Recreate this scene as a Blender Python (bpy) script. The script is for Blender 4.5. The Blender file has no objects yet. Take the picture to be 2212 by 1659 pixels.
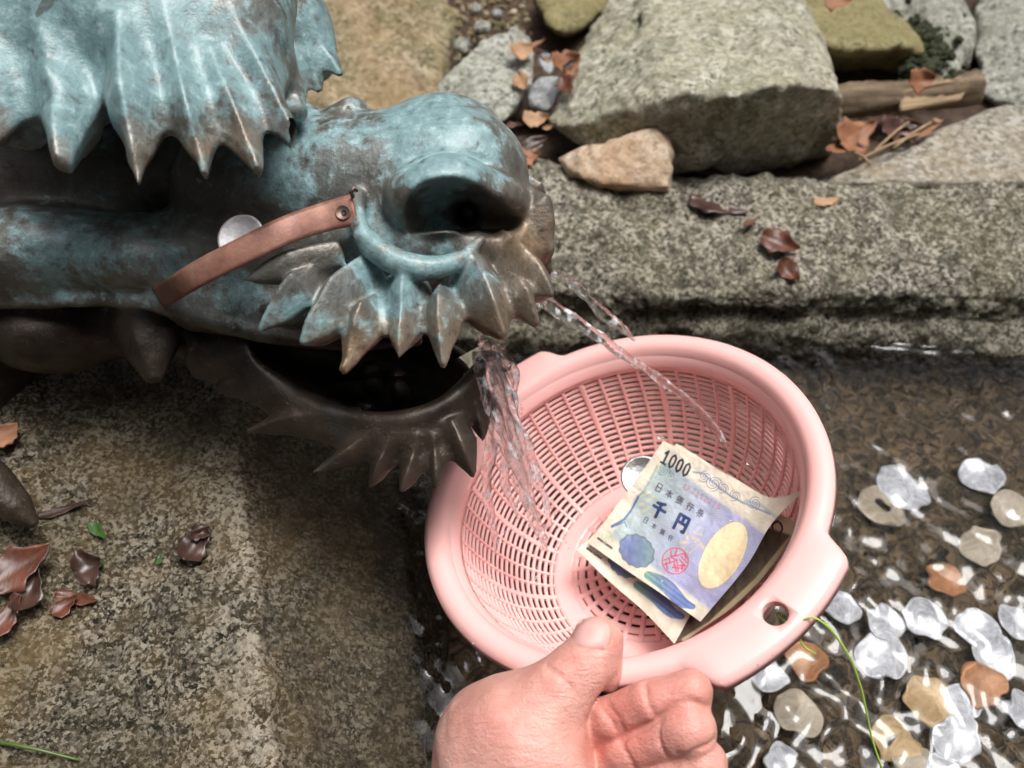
import bpy, bmesh, math, random
import numpy as np
from mathutils import Vector, Matrix

random.seed(7); rng = np.random.default_rng(7)
SC = bpy.context.scene; COL = SC.collection
R = math.radians

# ------------------------------------------------------------------ camera, sky, sun, exposure
CAMZ = 0.46; FPX = 1789.5; CU, CV = 1106.0, 829.5; PH = R(38)
cam = bpy.data.cameras.new('camera'); camo = bpy.data.objects.new('camera', cam); COL.objects.link(camo)
camo.location = (0, 0, CAMZ); camo.rotation_euler = (PH, 0, 0)
cam.sensor_width = 36; cam.lens = 36 * FPX / 2212; cam.clip_start = 0.01; cam.clip_end = 500
cam.dof.use_dof = True; cam.dof.focus_distance = 0.385; cam.dof.aperture_fstop = 8
SC.camera = camo
wd = bpy.data.worlds.new('World'); SC.world = wd; wd.use_nodes = True
wn = wd.node_tree; bg = wn.nodes['Background']
sky = wn.nodes.new('ShaderNodeTexSky'); sky.sky_type = 'NISHITA'; sky.sun_disc = False
SUN_EL, SUN_AZ = 76, 62         # the bright part of the overcast: the gap left in the leaves overhead
sky.sun_elevation = R(SUN_EL); sky.sun_rotation = R(SUN_AZ); sky.dust_density = 6; sky.air_density = 1.0; sky.ozone_density = 1
hs = wn.nodes.new('ShaderNodeHueSaturation'); hs.inputs['Saturation'].default_value = 0.36
wn.links.new(sky.outputs[0], hs.inputs['Color']); wn.links.new(hs.outputs[0], bg.inputs[0]); bg.inputs[1].default_value = 0.15
sl = bpy.data.lights.new('sun', 'SUN'); sl.energy = 1.25; sl.angle = R(20); sl.color = (1, .985, .965)
so = bpy.data.objects.new('sun', sl); COL.objects.link(so)
sdir = Vector((math.sin(R(SUN_AZ)) * math.cos(R(SUN_EL)), math.cos(R(SUN_AZ)) * math.cos(R(SUN_EL)), math.sin(R(SUN_EL))))
so.rotation_euler = sdir.to_track_quat('Z', 'Y').to_euler(); so.location = sdir * 5
SC.view_settings.view_transform = 'Standard'; SC.view_settings.look = 'None'; SC.view_settings.gamma = 1
SC.view_settings.exposure = 0.8
SC.render.engine = 'CYCLES'
cy = SC.cycles; cy.use_denoising = True; cy.max_bounces = 12; cy.transmission_bounces = 10; cy.transparent_max_bounces = 12
cy.blur_glossy = 0.6; cy.sample_clamp_indirect = 8

# ------------------------------------------------------------------ helpers
CP, SP = math.cos(PH), math.sin(PH)
RM = np.array([[1, 0, 0], [0, CP, -SP], [0, SP, CP]])
def C3(u, v, d): return np.array([(u - CU) / FPX * d, -(v - CV) / FPX * d, -d])          # camera frame, metres
def W(c): return np.asarray(c) @ RM.T + np.array([0, 0, CAMZ])                            # camera frame -> world
def P(u, v, d): return W(C3(u, v, d))
def DZ(v, z): return (CAMZ - z) / (CP + SP * (v - CV) / FPX)                              # distance of the level z
def PZ(u, v, z): return P(u, v, DZ(v, z))
def px(r, d): return r * d / FPX

def link(name, me, mat=None, parent=None):
    o = bpy.data.objects.new(name, me); COL.objects.link(o)
    if mat is not None:
        me.materials.clear(); me.materials.append(mat)
    if parent is not None: o.parent = parent
    return o
def mesh_np(name, V, F, smooth=True, uvs=None):
    me = bpy.data.meshes.new(name); V = np.asarray(V, np.float32)
    if isinstance(F, np.ndarray):
        k = F.shape[1]; n = len(F)
        me.vertices.add(len(V)); me.vertices.foreach_set('co', V.ravel())
        me.loops.add(n * k); me.loops.foreach_set('vertex_index', F.astype(np.int32).ravel())
        me.polygons.add(n); me.polygons.foreach_set('loop_start', np.arange(0, n * k, k, dtype=np.int32))
        me.update(calc_edges=True); me.validate()
    else:
        me.from_pydata([tuple(map(float, v)) for v in V], [], [tuple(f) for f in F]); me.update()
    me.polygons.foreach_set('use_smooth', [smooth] * len(me.polygons))
    return me
def tag(o, label=None, cat=None, group=None, kind=None):
    if label: o['label'] = label
    if cat: o['category'] = cat
    if group: o['group'] = group
    if kind: o['kind'] = kind
    return o
def thing(name, label, cat, loc=(0, 0, 0), group=None):
    o = bpy.data.objects.new(name, None); COL.objects.link(o); o.location = [float(x) for x in loc]; o.empty_display_size = .02
    return tag(o, label, cat, group)
def single(name, V, F, mat, label=None, cat=None, group=None, kind=None, smooth=True, origin=None):
    V = np.asarray(V, float)
    og = np.array([V[:, 0].mean(), V[:, 1].mean(), V[:, 2].min()]) if origin is None else np.asarray(origin, float)
    o = link(name, mesh_np(name, V - og, F, smooth), mat); o.location = og
    return tag(o, label, cat, group, kind)
def child(name, V, F, mat, parent, smooth=True):
    og = np.array(parent.location) if parent.parent is None else np.array(parent.parent.location)
    return link(name, mesh_np(name, np.asarray(V, float) - og, F, smooth), mat, parent)
def grid_faces(n, m, close=False):
    i, j = np.meshgrid(np.arange(n - 1 + (1 if close else 0)), np.arange(m - 1), indexing='ij')
    a = (i % n) * m + j; b = ((i + 1) % n) * m + j
    return np.stack([a, b, b + 1, a + 1], -1).reshape(-1, 4)
def cr(pts, n):
    """Catmull-Rom through pts (k,dim) sampled n times."""
    p = np.asarray(pts, float); k = len(p); t = np.linspace(0, k - 1, n); i = np.clip(t.astype(int), 0, k - 2); f = (t - i)[:, None]
    p0 = np.where((i > 0)[:, None], p[np.maximum(i - 1, 0)], 2 * p[i] - p[i + 1]); p1 = p[i]; p2 = p[i + 1]
    p3 = np.where((i + 2 < k)[:, None], p[np.minimum(i + 2, k - 1)], 2 * p2 - p1)
    return .5 * (2 * p1 + (p2 - p0) * f + (2 * p0 - 5 * p1 + 4 * p2 - p3) * f ** 2 + (3 * p1 - p0 - 3 * p2 + p3) * f ** 3)
def loft(rows, nr, nc):
    A = np.array([cr(r, nc) for r in rows]); sh = A.shape
    B = cr(A.reshape(len(rows), -1), nr).reshape(nr, nc, 3)
    return B
def hsh(ix, iy, iz, s=0):
    h = (ix * 374761393 + iy * 668265263 + iz * 2147483647 + s * 1274126177) & 0xffffffff
    h = ((h ^ (h >> 13)) * 1274126177) & 0xffffffff
    h = h ^ (h >> 16)
    return (h & 0xffff) / 65535.0
def vnoise(X, Y, Z, s=0):
    X, Y, Z = np.broadcast_arrays(X, Y, Z)
    ix, iy, iz = (np.floor(a).astype(np.int64) for a in (X, Y, Z)); fx, fy, fz = X - ix, Y - iy, Z - iz
    fx, fy, fz = (a * a * (3 - 2 * a) for a in (fx, fy, fz)); r = 0
    for a in (0, 1):
        for b in (0, 1):
            for c in (0, 1):
                r = r + hsh(ix + a, iy + b, iz + c, s) * (fx if a else 1 - fx) * (fy if b else 1 - fy) * (fz if c else 1 - fz)
    return r * 2 - 1
def fbm(Pn, freq, oct=4, s=0, gain=.5):
    r = 0; a = 1; P_ = np.asarray(Pn) * freq
    for o in range(oct):
        r = r + a * vnoise(P_[..., 0], P_[..., 1], P_[..., 2], s + o); P_ = P_ * 2.03 + 11.7; a *= gain
    return r
def tube_mesh(pts, rad, seg=8, closed_ends=True, flat=None):
    p = np.asarray(pts, float); n = len(p); rad = np.broadcast_to(rad, (n,))
    t = np.gradient(p, axis=0); t /= np.linalg.norm(t, axis=1)[:, None] + 1e-12
    up = np.array([.13, .21, .97]); V = []
    a = np.cross(t[0], up); a /= np.linalg.norm(a)
    for i in range(n):
        a = a - t[i] * (a @ t[i]); a /= np.linalg.norm(a) + 1e-12; b = np.cross(t[i], a)
        for k in range(seg):
            g = 2 * math.pi * k / seg; V.append(p[i] + rad[i] * (math.cos(g) * a + math.sin(g) * b))
    F = [(i * seg + k, i * seg + (k + 1) % seg, (i + 1) * seg + (k + 1) % seg, (i + 1) * seg + k) for i in range(n - 1) for k in range(seg)]
    if closed_ends:
        V.append(p[0]); V.append(p[-1]); c = n * seg
        F += [(c, (k + 1) % seg, k) for k in range(seg)] + [(c + 1, (n - 1) * seg + k, (n - 1) * seg + (k + 1) % seg) for k in range(seg)]
    return np.array(V), F

# ------------------------------------------------------------------ signed distance sculpting (camera frame, metres)
class Field:
    def __init__(s, lo, hi, h):
        s.lo = np.array(lo, float); s.h = h; s.n = np.ceil((np.array(hi) - s.lo) / h).astype(int) + 1
        s.f = np.full(s.n, .04, np.float32); s.own = np.zeros(s.n, np.int16)
    def box(s, lo, hi):
        a = np.clip(np.floor((np.array(lo) - s.lo) / s.h).astype(int), 0, s.n); b = np.clip(np.ceil((np.array(hi) - s.lo) / s.h).astype(int) + 1, 0, s.n)
        sl = tuple(slice(x, y) for x, y in zip(a, b))
        X, Y, Z = (np.arange(a[i], b[i], dtype=np.float32) * s.h + s.lo[i] for i in range(3))
        return sl, X[:, None, None], Y[None, :, None], Z[None, None, :]
    def put(s, lo, hi, fn, k=.006, own=0, cut=False):
        m = k + .006 if not cut else k + .002
        sl, X, Y, Z = s.box(np.array(lo) - m, np.array(hi) + m)
        f = s.f[sl]
        if f.size == 0: return
        g = fn(X, Y, Z).astype(np.float32)
        if cut:
            g = -g; h = np.clip(.5 - .5 * (f - g) / k, 0, 1); s.f[sl] = f * (1 - h) + g * h + k * h * (1 - h)
        else:
            h = np.clip(.5 + .5 * (f - g) / k, 0, 1); s.f[sl] = f * (1 - h) + g * h - k * h * (1 - h)
            o = s.own[sl]; o[g < f] = own
    def ell(s, c, r, k=.008, own=0, rot=0, cut=False, lean=(0, 0)):
        c = np.array(c); r = np.array(r, float); ca, sa = math.cos(rot), math.sin(rot)
        R_ = np.array([abs(ca) * r[0] + abs(sa) * r[1], abs(sa) * r[0] + abs(ca) * r[1], r[2]]) + [abs(lean[0]) * r[2], abs(lean[1]) * r[2], 0]
        def fn(X, Y, Z):
            z = Z - c[2]; x, y = X - c[0] - lean[0] * z, Y - c[1] - lean[1] * z; xr, yr = x * ca + y * sa, -x * sa + y * ca
            k0 = np.sqrt((xr / r[0]) ** 2 + (yr / r[1]) ** 2 + (z / r[2]) ** 2); k1 = np.sqrt((xr / r[0] ** 2) ** 2 + (yr / r[1] ** 2) ** 2 + (z / r[2] ** 2) ** 2) + 1e-6
            return k0 * (k0 - 1) / k1
        s.put(c - R_, c + R_, fn, k, own, cut)
    def cone(s, a, b, ra, rb, k=.006, own=0, cut=False):
        a = np.array(a); b = np.array(b); d = b - a; L2 = d @ d + 1e-12; m = max(ra, rb)
        def fn(X, Y, Z):
            x, y, z = X - a[0], Y - a[1], Z - a[2]; t = np.clip((x * d[0] + y * d[1] + z * d[2]) / L2, 0, 1)
            return np.sqrt((x - t * d[0]) ** 2 + (y - t * d[1]) ** 2 + (z - t * d[2]) ** 2) - (ra + (rb - ra) * t)
        s.put(np.minimum(a, b) - m, np.maximum(a, b) + m, fn, k, own, cut)
    def tube(s, pts, rad, k=.004, own=0, cut=False, n=None):
        n = n or 4 * len(pts); p = cr(pts, n); r = np.interp(np.linspace(0, 1, n), np.linspace(0, 1, len(np.atleast_1d(rad))), np.atleast_1d(rad)) if np.ndim(rad) else np.full(n, rad)
        m = r.max()
        def fn(X, Y, Z):
            o = None
            for i in range(n - 1):
                a = p[i]; d = p[i + 1] - a; L2 = d @ d + 1e-12
                x, y, z = X - a[0], Y - a[1], Z - a[2]; t = np.clip((x * d[0] + y * d[1] + z * d[2]) / L2, 0, 1)
                g = np.sqrt((x - t * d[0]) ** 2 + (y - t * d[1]) ** 2 + (z - t * d[2]) ** 2) - (r[i] + (r[i + 1] - r[i]) * t)
                o = g if o is None else np.minimum(o, g)
            return o
        s.put(p.min(0) - m, p.max(0) + m, fn, k, own, cut)
    def spike(s, B, T, w, h, own=0, k=.003, n=(0, .35, 1), prof=((0, .8), (.35, 1), (.6, .78), (1, .16)), p=1.2, bend=(0, 0, 0)):
        B = np.array(B); T = np.array(T); ax = T - B; L = np.linalg.norm(ax); ax /= L
        n = np.array(n, float); n -= ax * (n @ ax); n /= np.linalg.norm(n); sd = np.cross(ax, n); bend = np.array(bend, float)
        tp, tv = zip(*prof); m = max(w, h) + np.abs(bend).max()
        def fn(X, Y, Z):
            x, y, z = X - B[0], Y - B[1], Z - B[2]; t = (x * ax[0] + y * ax[1] + z * ax[2]) / L; tc = np.clip(t, 0, 1)
            q = 4 * tc * (1 - tc); x, y, z = x - bend[0] * q, y - bend[1] * q, z - bend[2] * q
            pr = np.interp(tc, tp, tv); a = np.abs(x * sd[0] + y * sd[1] + z * sd[2]) / (w * pr); b = np.abs(x * n[0] + y * n[1] + z * n[2]) / (h * pr)
            g = ((a ** p + b ** p) ** (1 / p) - 1) * pr * min(w, h) * .8
            return np.maximum(g, np.abs(t - tc) * L * .9 + g * .3) 
        s.put(np.minimum(B, T) - m, np.maximum(B, T) + m, fn, k, own)
    def noise(s, amp, freq, oct=2, seed=0):
        m = np.abs(s.f) < .012; idx = np.argwhere(m); p = idx * s.h + s.lo
        s.f[m] += (amp * fbm(p, freq, oct, seed)).astype(np.float32)
    def sample(s, p):
        q = np.clip((np.asarray(p) - s.lo) / s.h, 0, s.n - 1.001); i = q.astype(int); t = q - i; r = 0
        for a in (0, 1):
            for b in (0, 1):
                for c in (0, 1):
                    r = r + s.f[i[..., 0] + a, i[..., 1] + b, i[..., 2] + c] * (t[..., 0] if a else 1 - t[..., 0]) * (t[..., 1] if b else 1 - t[..., 1]) * (t[..., 2] if c else 1 - t[..., 2])
        return r
    def grad(s, p):
        e = s.h * .6; g = np.stack([s.sample(p + np.eye(3)[i] * e) - s.sample(p - np.eye(3)[i] * e) for i in range(3)], -1)
        return g / (np.linalg.norm(g, axis=-1, keepdims=True) + 1e-9)
    def hit(s, u, v, d0, d1):
        d = np.linspace(d0, d1, 260); r = s.sample(np.array([C3(u, v, x) for x in d])); k = np.argmax(r < 0)
        if r[k] >= 0: return d1
        return d[k] if k == 0 else d[k - 1] + (d[k] - d[k - 1]) * r[k - 1] / (r[k - 1] - r[k])
    def mesh(s):
        f = s.f; N = s.n - 1; neg = f < 0; cnt = np.zeros(N, np.int8)
        for a in (0, 1):
            for b in (0, 1):
                for c in (0, 1): cnt += neg[a:a + N[0], b:b + N[1], c:c + N[2]]
        act = (cnt > 0) & (cnt < 8); idx = np.argwhere(act); vid = np.full(N, -1, np.int64); vid[act] = np.arange(len(idx))
        corners = [(a, b, c) for a in (0, 1) for b in (0, 1) for c in (0, 1)]
        cf = {q: f[idx[:, 0] + q[0], idx[:, 1] + q[1], idx[:, 2] + q[2]] for q in corners}
        S = np.zeros((len(idx), 3)); K = np.zeros(len(idx))
        for q in corners:
            for ax in range(3):
                if q[ax] == 0:
                    q2 = tuple(1 if i == ax else q[i] for i in range(3)); a, b = cf[q], cf[q2]; x = (a < 0) != (b < 0)
                    t = np.where(x, a / np.where(x, a - b, 1), 0); pt = np.array(q, float)[None] + np.eye(3)[ax][None] * t[:, None]
                    S += np.where(x[:, None], pt, 0); K += x
        V = (idx + S / K[:, None]) * s.h + s.lo; F = []
        for ax in range(3):
            sl0 = [slice(0, None)] * 3; sl1 = [slice(0, None)] * 3; sl0[ax] = slice(0, -1); sl1[ax] = slice(1, None)
            A, B = neg[tuple(sl0)], neg[tuple(sl1)]; o1, o2 = [i for i in range(3) if i != ax]
            e = np.argwhere(A != B); ok = (e[:, o1] > 0) & (e[:, o2] > 0) & (e[:, o1] < N[o1]) & (e[:, o2] < N[o2]); e = e[ok]
            fl = A[e[:, 0], e[:, 1], e[:, 2]]
            def cell(d1, d2):
                q = e.copy(); q[:, o1] -= d1; q[:, o2] -= d2; return vid[q[:, 0], q[:, 1], q[:, 2]]
            Q = np.stack([cell(1, 1), cell(0, 1), cell(0, 0), cell(1, 0)], -1)
            if ax == 1: fl = ~fl
            Q[~fl] = Q[~fl][:, ::-1]; F.append(Q)
        F = np.concatenate(F); F = F[(F >= 0).all(1)]
        for _ in range(2):
            g = s.grad(V); V = V - g * np.clip(s.sample(V), -s.h, s.h)[:, None]
        vo = s.own[tuple(np.clip(np.round((V - s.lo) / s.h).astype(int), 0, s.n - 1).T)]
        return V, F, s.grad(V), vo
def set_normals(me, Nw):
    me.normals_split_custom_set_from_vertices([tuple(n) for n in Nw])
def field_parts(field, names, mat, parent, attr=None):
    """Mesh the field and hand each owner id its own part; normals come from the field so seams do not show."""
    V, F, N, vo = field.mesh(); fo = np.array([vo[F[:, i]] for i in range(4)])
    fo = np.median(fo, 0).astype(int) if False else fo[0]
    Wv = W(V); Nw = N @ RM.T; out = []; og = np.array(parent.location)
    at = attr(V) if attr else None
    for own in np.unique(fo):
        ff = F[fo == own]; us, inv = np.unique(ff, return_inverse=True)
        me = mesh_np(names.get(own, 'tuft'), Wv[us] - og, inv.reshape(-1, 4))
        if at is not None:
            for nm, arr in at.items():
                a = me.attributes.new(nm, 'FLOAT', 'POINT'); a.data.foreach_set('value', arr[us].astype(np.float32))
        if len(me.vertices) == len(us): set_normals(me, Nw[us])
        out.append(link(names.get(own, 'tuft'), me, mat, parent))
    return out

# ------------------------------------------------------------------ materials
class G:
    def __init__(s, name):
        s.m = bpy.data.materials.new(name); s.m.use_nodes = True; s.nt = s.m.node_tree; s.b = s.nt.nodes['Principled BSDF']
        s.tc = s.nt.nodes.new('ShaderNodeTexCoord'); s.obj = s.tc.outputs['Object']
    def n(s, t, **kw):
        x = s.nt.nodes.new(t)
        for k, v in kw.items(): setattr(x, k, v)
        return x
    def l(s, a, inp):
        if hasattr(a, 'is_output') or hasattr(a, 'links'): s.nt.links.new(a, inp)
        else: inp.default_value = a
        return s
    def set(s, **kw):
        for k, v in kw.items(): s.l(v, s.b.inputs[k.replace('_', ' ')])
        return s
    def pos(s): return s.n('ShaderNodeNewGeometry').outputs['Position']
    def map(s, scale, vec=None, rot=(0, 0, 0)):
        x = s.n('ShaderNodeMapping'); s.l(vec or s.obj, x.inputs['Vector']); x.inputs['Scale'].default_value = scale; x.inputs['Rotation'].default_value = rot; return x.outputs[0]
    def noise(s, scale, detail=4, rough=.6, vec=None, dist=0):
        x = s.n('ShaderNodeTexNoise'); s.l(vec or s.obj, x.inputs['Vector']); x.inputs['Scale'].default_value = scale; x.inputs['Detail'].default_value = detail; x.inputs['Roughness'].default_value = rough; x.inputs['Distortion'].default_value = dist; return x.outputs['Fac']
    def vor(s, scale, out='Distance', vec=None, feature='F1'):
        x = s.n('ShaderNodeTexVoronoi', feature=feature); s.l(vec or s.obj, x.inputs['Vector']); x.inputs['Scale'].default_value = scale; return x.outputs[out]
    def ramp(s, fac, stops, interp='LINEAR'):
        x = s.n('ShaderNodeValToRGB'); x.color_ramp.interpolation = interp; e = x.color_ramp.elements
        while len(e) < len(stops): e.new(.5)
        for i, (p, c) in enumerate(stops):
            e[i].position = p; e[i].color = (*c, 1) if np.ndim(c) else (c, c, c, 1)
        s.l(fac, x.inputs[0]); return x.outputs[0]
    def mix(s, f, a, b, blend='MIX'):
        x = s.n('ShaderNodeMix', data_type='RGBA', blend_type=blend)
        for v, i in ((f, 0), (a, 6), (b, 7)):
            if isinstance(v, tuple): v = (*v, 1) if len(v) == 3 else v
            s.l(v, x.inputs[i])
        return x.outputs[2]
    def math(s, op, a, b=0.0, clamp=False):
        x = s.n('ShaderNodeMath', operation=op, use_clamp=clamp); s.l(a, x.inputs[0]); s.l(b, x.inputs[1]); return x.outputs[0]
    def attr(s, name): return s.n('ShaderNodeAttribute', attribute_name=name).outputs
    def bump(s, h, strength=.5, dist=.001, nrm=None):
        x = s.n('ShaderNodeBump'); s.l(h, x.inputs['Height']); x.inputs['Strength'].default_value = strength; x.inputs['Distance'].default_value = dist
        if nrm is not None: s.l(nrm, x.inputs['Normal'])
        return x.outputs[0]

def granite(name, light, mid, dark, scale=330, moss=(.13, .13, .045), moss_amt=.45, tint=None, tint_amt=.4, rough=(.55, .85), black=.16, bump=.9, wetz=None, blotch=70, zones=False):
    g = G(name); v0 = g.pos(); nz = g.n('ShaderNodeTexNoise'); g.l(v0, nz.inputs['Vector']); nz.inputs['Scale'].default_value = scale * .8; nz.inputs['Detail'].default_value = 3
    sc = g.n('ShaderNodeVectorMath', operation='SCALE'); g.l(nz.outputs['Color'], sc.inputs[0]); sc.inputs['Scale'].default_value = 2.2 / scale
    ad = g.n('ShaderNodeVectorMath', operation='ADD'); g.l(v0, ad.inputs[0]); g.l(sc.outputs[0], ad.inputs[1]); v = ad.outputs[0]
    c1 = g.vor(scale, 'Color', v); sep = g.n('ShaderNodeSeparateColor'); g.l(c1, sep.inputs[0]); r = g.math('ADD', g.math('MULTIPLY', sep.outputs[0], .34), g.math('MULTIPLY', g.noise(scale * .55, 6, .85, v0), .72))
    sp = g.ramp(r, [(.2, dark), (.37 + black * .35, dark), (.405 + black * .35, mid), (.55, mid), (.61, light), (1, light)])
    fine = g.noise(scale * 2.1, 3, .75, v0); sp = g.mix(g.ramp(fine, [(.34, 0.), (.47, 1.)]), g.mix(.6, sp, dark), sp)
    sp = g.mix(g.ramp(g.noise(scale * .9, 4, .8, v0), [(.62, 0.), (.70, .7)]), sp, tuple(min(.8, x * 1.35) for x in light))
    big = g.noise(16, 5, .68, v0); mot = g.noise(blotch, 5, .7, v0, .3)
    sp = g.mix(g.ramp(mot, [(.36, .6), (.52, 0.)]), sp, g.mix(.35, dark, mid)); sp = g.mix(g.ramp(mot, [(.56, 0.), (.7, .45)]), sp, light)
    sp = g.mix(g.math('MULTIPLY', g.ramp(g.math('ADD', g.math('MULTIPLY', big, .65), g.math('MULTIPLY', fine, .35)), [(.42, 0.), (.60, 1.)]), moss_amt), sp, moss)
    if tint: sp = g.mix(g.math('MULTIPLY', g.ramp(g.noise(11, 5, .7, v0), [(.42, 0.), (.64, 1.)]), tint_amt), sp, tint)
    spots = g.noise(120, 5, .75, v0); sp = g.mix(g.ramp(spots, [(.30, .8), (.42, 0.)]), sp, tuple(x * .6 for x in dark))
    rg = g.ramp(big, [(.35, rough[0]), (.65, rough[1])]); h = g.math('ADD', g.math('MULTIPLY', fine, .35), g.math('ADD', g.math('MULTIPLY', spots, 1.1), g.math('MULTIPLY', r, .45)))
    if wetz is not None:
        z = g.n('ShaderNodeSeparateXYZ'); g.l(v0, z.inputs[0]); wt = g.ramp(g.math('ADD', g.math('MULTIPLY', z.outputs[2], 1 / wetz), g.math('MULTIPLY', g.math('SUBTRACT', mot, .5), 1.6)), [(.45, 1.), (.95, 0.)])
        sp = g.mix(g.math('MULTIPLY', wt, .72), sp, g.mix(.4, (.016, .012, .007), sp, 'MIX')); rg = g.mix(wt, rg, (.2, .2, .2))
    g.set(Base_Color=sp, Roughness=rg, Normal=g.bump(h, bump, .0028)); g.b.inputs['Specular IOR Level'].default_value = .45
    if zones:
        sl_, rd_ = g.attr('slope')[2], g.attr('ridge')[2]; stv = g.n('ShaderNodeAttribute', attribute_name='along'); stn = g.noise(1, 5, .75, stv.outputs[1], .4)
        alg = g.ramp(stn, [(.34, (.009, .008, .006)), (.5, (.035, .029, .018)), (.6, (.10, .08, .05)), (.72, (.34, .30, .25))]); a_ = g.math('MULTIPLY', sl_, g.ramp(g.math('ADD', big, g.math('MULTIPLY', fine, .25)), [(.36, .85), (.66, .4)]))
        c2 = g.mix(a_, sp, alg); c2 = g.mix(g.math('MULTIPLY', rd_, g.ramp(g.math('ADD', g.math('MULTIPLY', mot, .6), g.math('MULTIPLY', r, .5)), [(.48, 0.), (.60, .7)])), c2, (.60, .54, .43)); g.set(Base_Color=c2)
    return g.m
M = {}
M['ledge'] = granite('ledge granite', (.54, .495, .41), (.175, .155, .115), (.015, .014, .012), 480, (.15, .145, .05), .35, wetz=.055)
M['left'] = granite('wet granite', (.50, .445, .345), (.125, .105, .072), (.009, .008, .0075), 620, (.04, .038, .018), .5, rough=(.12, .34), black=.16, tint=(.32, .215, .09), tint_amt=.45, bump=1.2, wetz=.022, zones=True)
M['boulder'] = granite('boulder stone', (.68, .66, .56), (.38, .365, .285), (.085, .085, .06), 300, (.25, .255, .12), .4, tint=(.42, .36, .24), tint_amt=.4, black=.02, bump=1, blotch=48)
M['ochre'] = granite('ochre stone', (.56, .47, .33), (.31, .245, .145), (.06, .05, .027), 260, (.15, .14, .045), .6, tint=(.40, .24, .12), black=.06, bump=1, blotch=40)
M['peach'] = granite('peach stone', (.74, .64, .52), (.60, .45, .32), (.32, .20, .12), 330, (.55, .42, .28), .4, tint=(.48, .26, .12), tint_amt=.55, black=.0, blotch=60)
M['olive'] = granite('olive stone', (.38, .33, .17), (.27, .23, .105), (.08, .07, .03), 330, (.17, .165, .05), .5, tint=(.34, .26, .13), black=.02, blotch=50)
M['grey'] = granite('grey stone', (.60, .59, .53), (.36, .36, .31), (.07, .07, .06), 330, (.24, .25, .16), .45, black=.05, blotch=50)
M['slate'] = granite('pale blue stone', (.64, .66, .67), (.48, .50, .51), (.17, .17, .17), 380, (.34, .35, .33), .3, black=.0, blotch=80)
M['slab'] = granite('weathered slab stone', (.54, .52, .47), (.31, .285, .235), (.09, .085, .08), 300, (.30, .24, .14), .45, tint=(.40, .31, .18), tint_amt=.4, black=.12, blotch=55)
M['bed'] = granite('pool bed gravel', (.24, .165, .09), (.09, .06, .03), (.012, .009, .005), 300, (.045, .034, .014), .7, black=.16, blotch=45)

def bronze():
    g = G('patinated bronze'); v = g.pos(); patina_sheen = g.attr('patina')[2]; wear = g.attr('wear')[2]
    n1 = g.noise(38, 6, .68, v, .4); n2 = g.noise(170, 5, .7, v); n3 = g.noise(620, 3, .7, v); st = g.noise(55, 5, .7, g.map((1, .35, 1), v), .6)
    br = g.ramp(n1, [(.3, (.05, .042, .033)), (.5, (.115, .092, .07)), (.72, (.20, .165, .13))])
    br = g.mix(g.math('MULTIPLY', wear, .7, True), br, g.ramp(n2, [(.3, (.16, .10, .05)), (.7, (.36, .255, .16))]))
    br = g.mix(g.math('MULTIPLY', g.attr('jaw_shade')[2], .85), br, g.ramp(n1, [(.3, (.012, .009, .007)), (.7, (.055, .036, .022))]))  # near-black bronze painted in for the shade below the muzzle
    grey = g.ramp(st, [(.35, (.12, .15, .148)), (.7, (.34, .385, .38))])
    br = g.mix(g.ramp(g.math('ADD', g.math('MULTIPLY', st, .6), g.math('MULTIPLY', patina_sheen, .45)), [(.25, 0.), (.72, .82)]), br, grey)
    cy_ = g.ramp(n2, [(.3, (.115, .188, .196)), (.55, (.19, .315, .332)), (.75, (.40, .52, .535))])  # pale end also stands in for sky sheen on the brow
    k = g.math('ADD', g.math('ADD', g.math('MULTIPLY', n1, 1.0), g.math('MULTIPLY', n2, .5)), g.math('MULTIPLY', patina_sheen, .36))
    pm = g.ramp(k, [(.87, 0.), (1.11, .92)])
    col = g.mix(pm, br, cy_); col = g.mix(g.ramp(n3, [(.64, 0.), (.74, .5)]), col, (.40, .41, .37))
    col = g.mix(g.ramp(n2, [(.30, .55), (.42, 0.)]), col, (.055, .045, .036))
    dk = g.ramp(g.noise(30, 3, .5, v, .9), [(.68, 0.), (.70, .7)]); col = g.mix(dk, col, (.05, .046, .04))
    met = g.ramp(pm, [(0, .38), (.6, .05)]); ro = g.ramp(n2, [(.3, .34), (.7, .58)])
    h = g.math('ADD', g.math('MULTIPLY', n2, .6), g.math('ADD', g.math('MULTIPLY', n3, .25), n1))
    g.set(Base_Color=col, Metallic=met, Roughness=ro, Normal=g.bump(h, .42, .0022)); g.b.inputs['Coat Weight'].default_value = .2; g.b.inputs['Coat Roughness'].default_value = .28; return g.m
M['bronze'] = bronze()
g = G('copper strap'); n = g.noise(90, 5, .7, g.map((1, 1, 1))); g.set(Base_Color=g.ramp(n, [(.3, (.17, .08, .06)), (.55, (.29, .14, .10)), (.75, (.37, .235, .18))]), Metallic=.3, Roughness=g.ramp(n, [(.3, .42), (.7, .6)]), Normal=g.bump(g.noise(700, 3, .7), .25, .0006)); M['copper'] = g.m
g = G('dark rivet'); g.set(Base_Color=(.20, .13, .105, 1), Metallic=.7, Roughness=.5); M['rivet'] = g.m
g = G('rivet hole'); g.set(Base_Color=(.01, .01, .01, 1), Roughness=.6); M['black'] = g.m
def coinm(name, c, c2, metal=.8, rough=.38):
    g = G(name); n = g.noise(260, 4, .7); g.set(Base_Color=g.ramp(n, [(.35, c2), (.65, c)]), Metallic=metal, Roughness=rough, Normal=g.bump(g.noise(420, 3, .6), .5, .0005)); return g.m
M['alu'] = coinm('aluminium coin', (.62, .60, .62), (.44, .42, .43), .35, .5)
M['nickel'] = coinm('nickel coin', (.72, .71, .68), (.45, .44, .42), .9, .28)
M['coin_white'] = coinm('bright coin', (.76, .78, .82), (.36, .38, .42), .1, .3)
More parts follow.
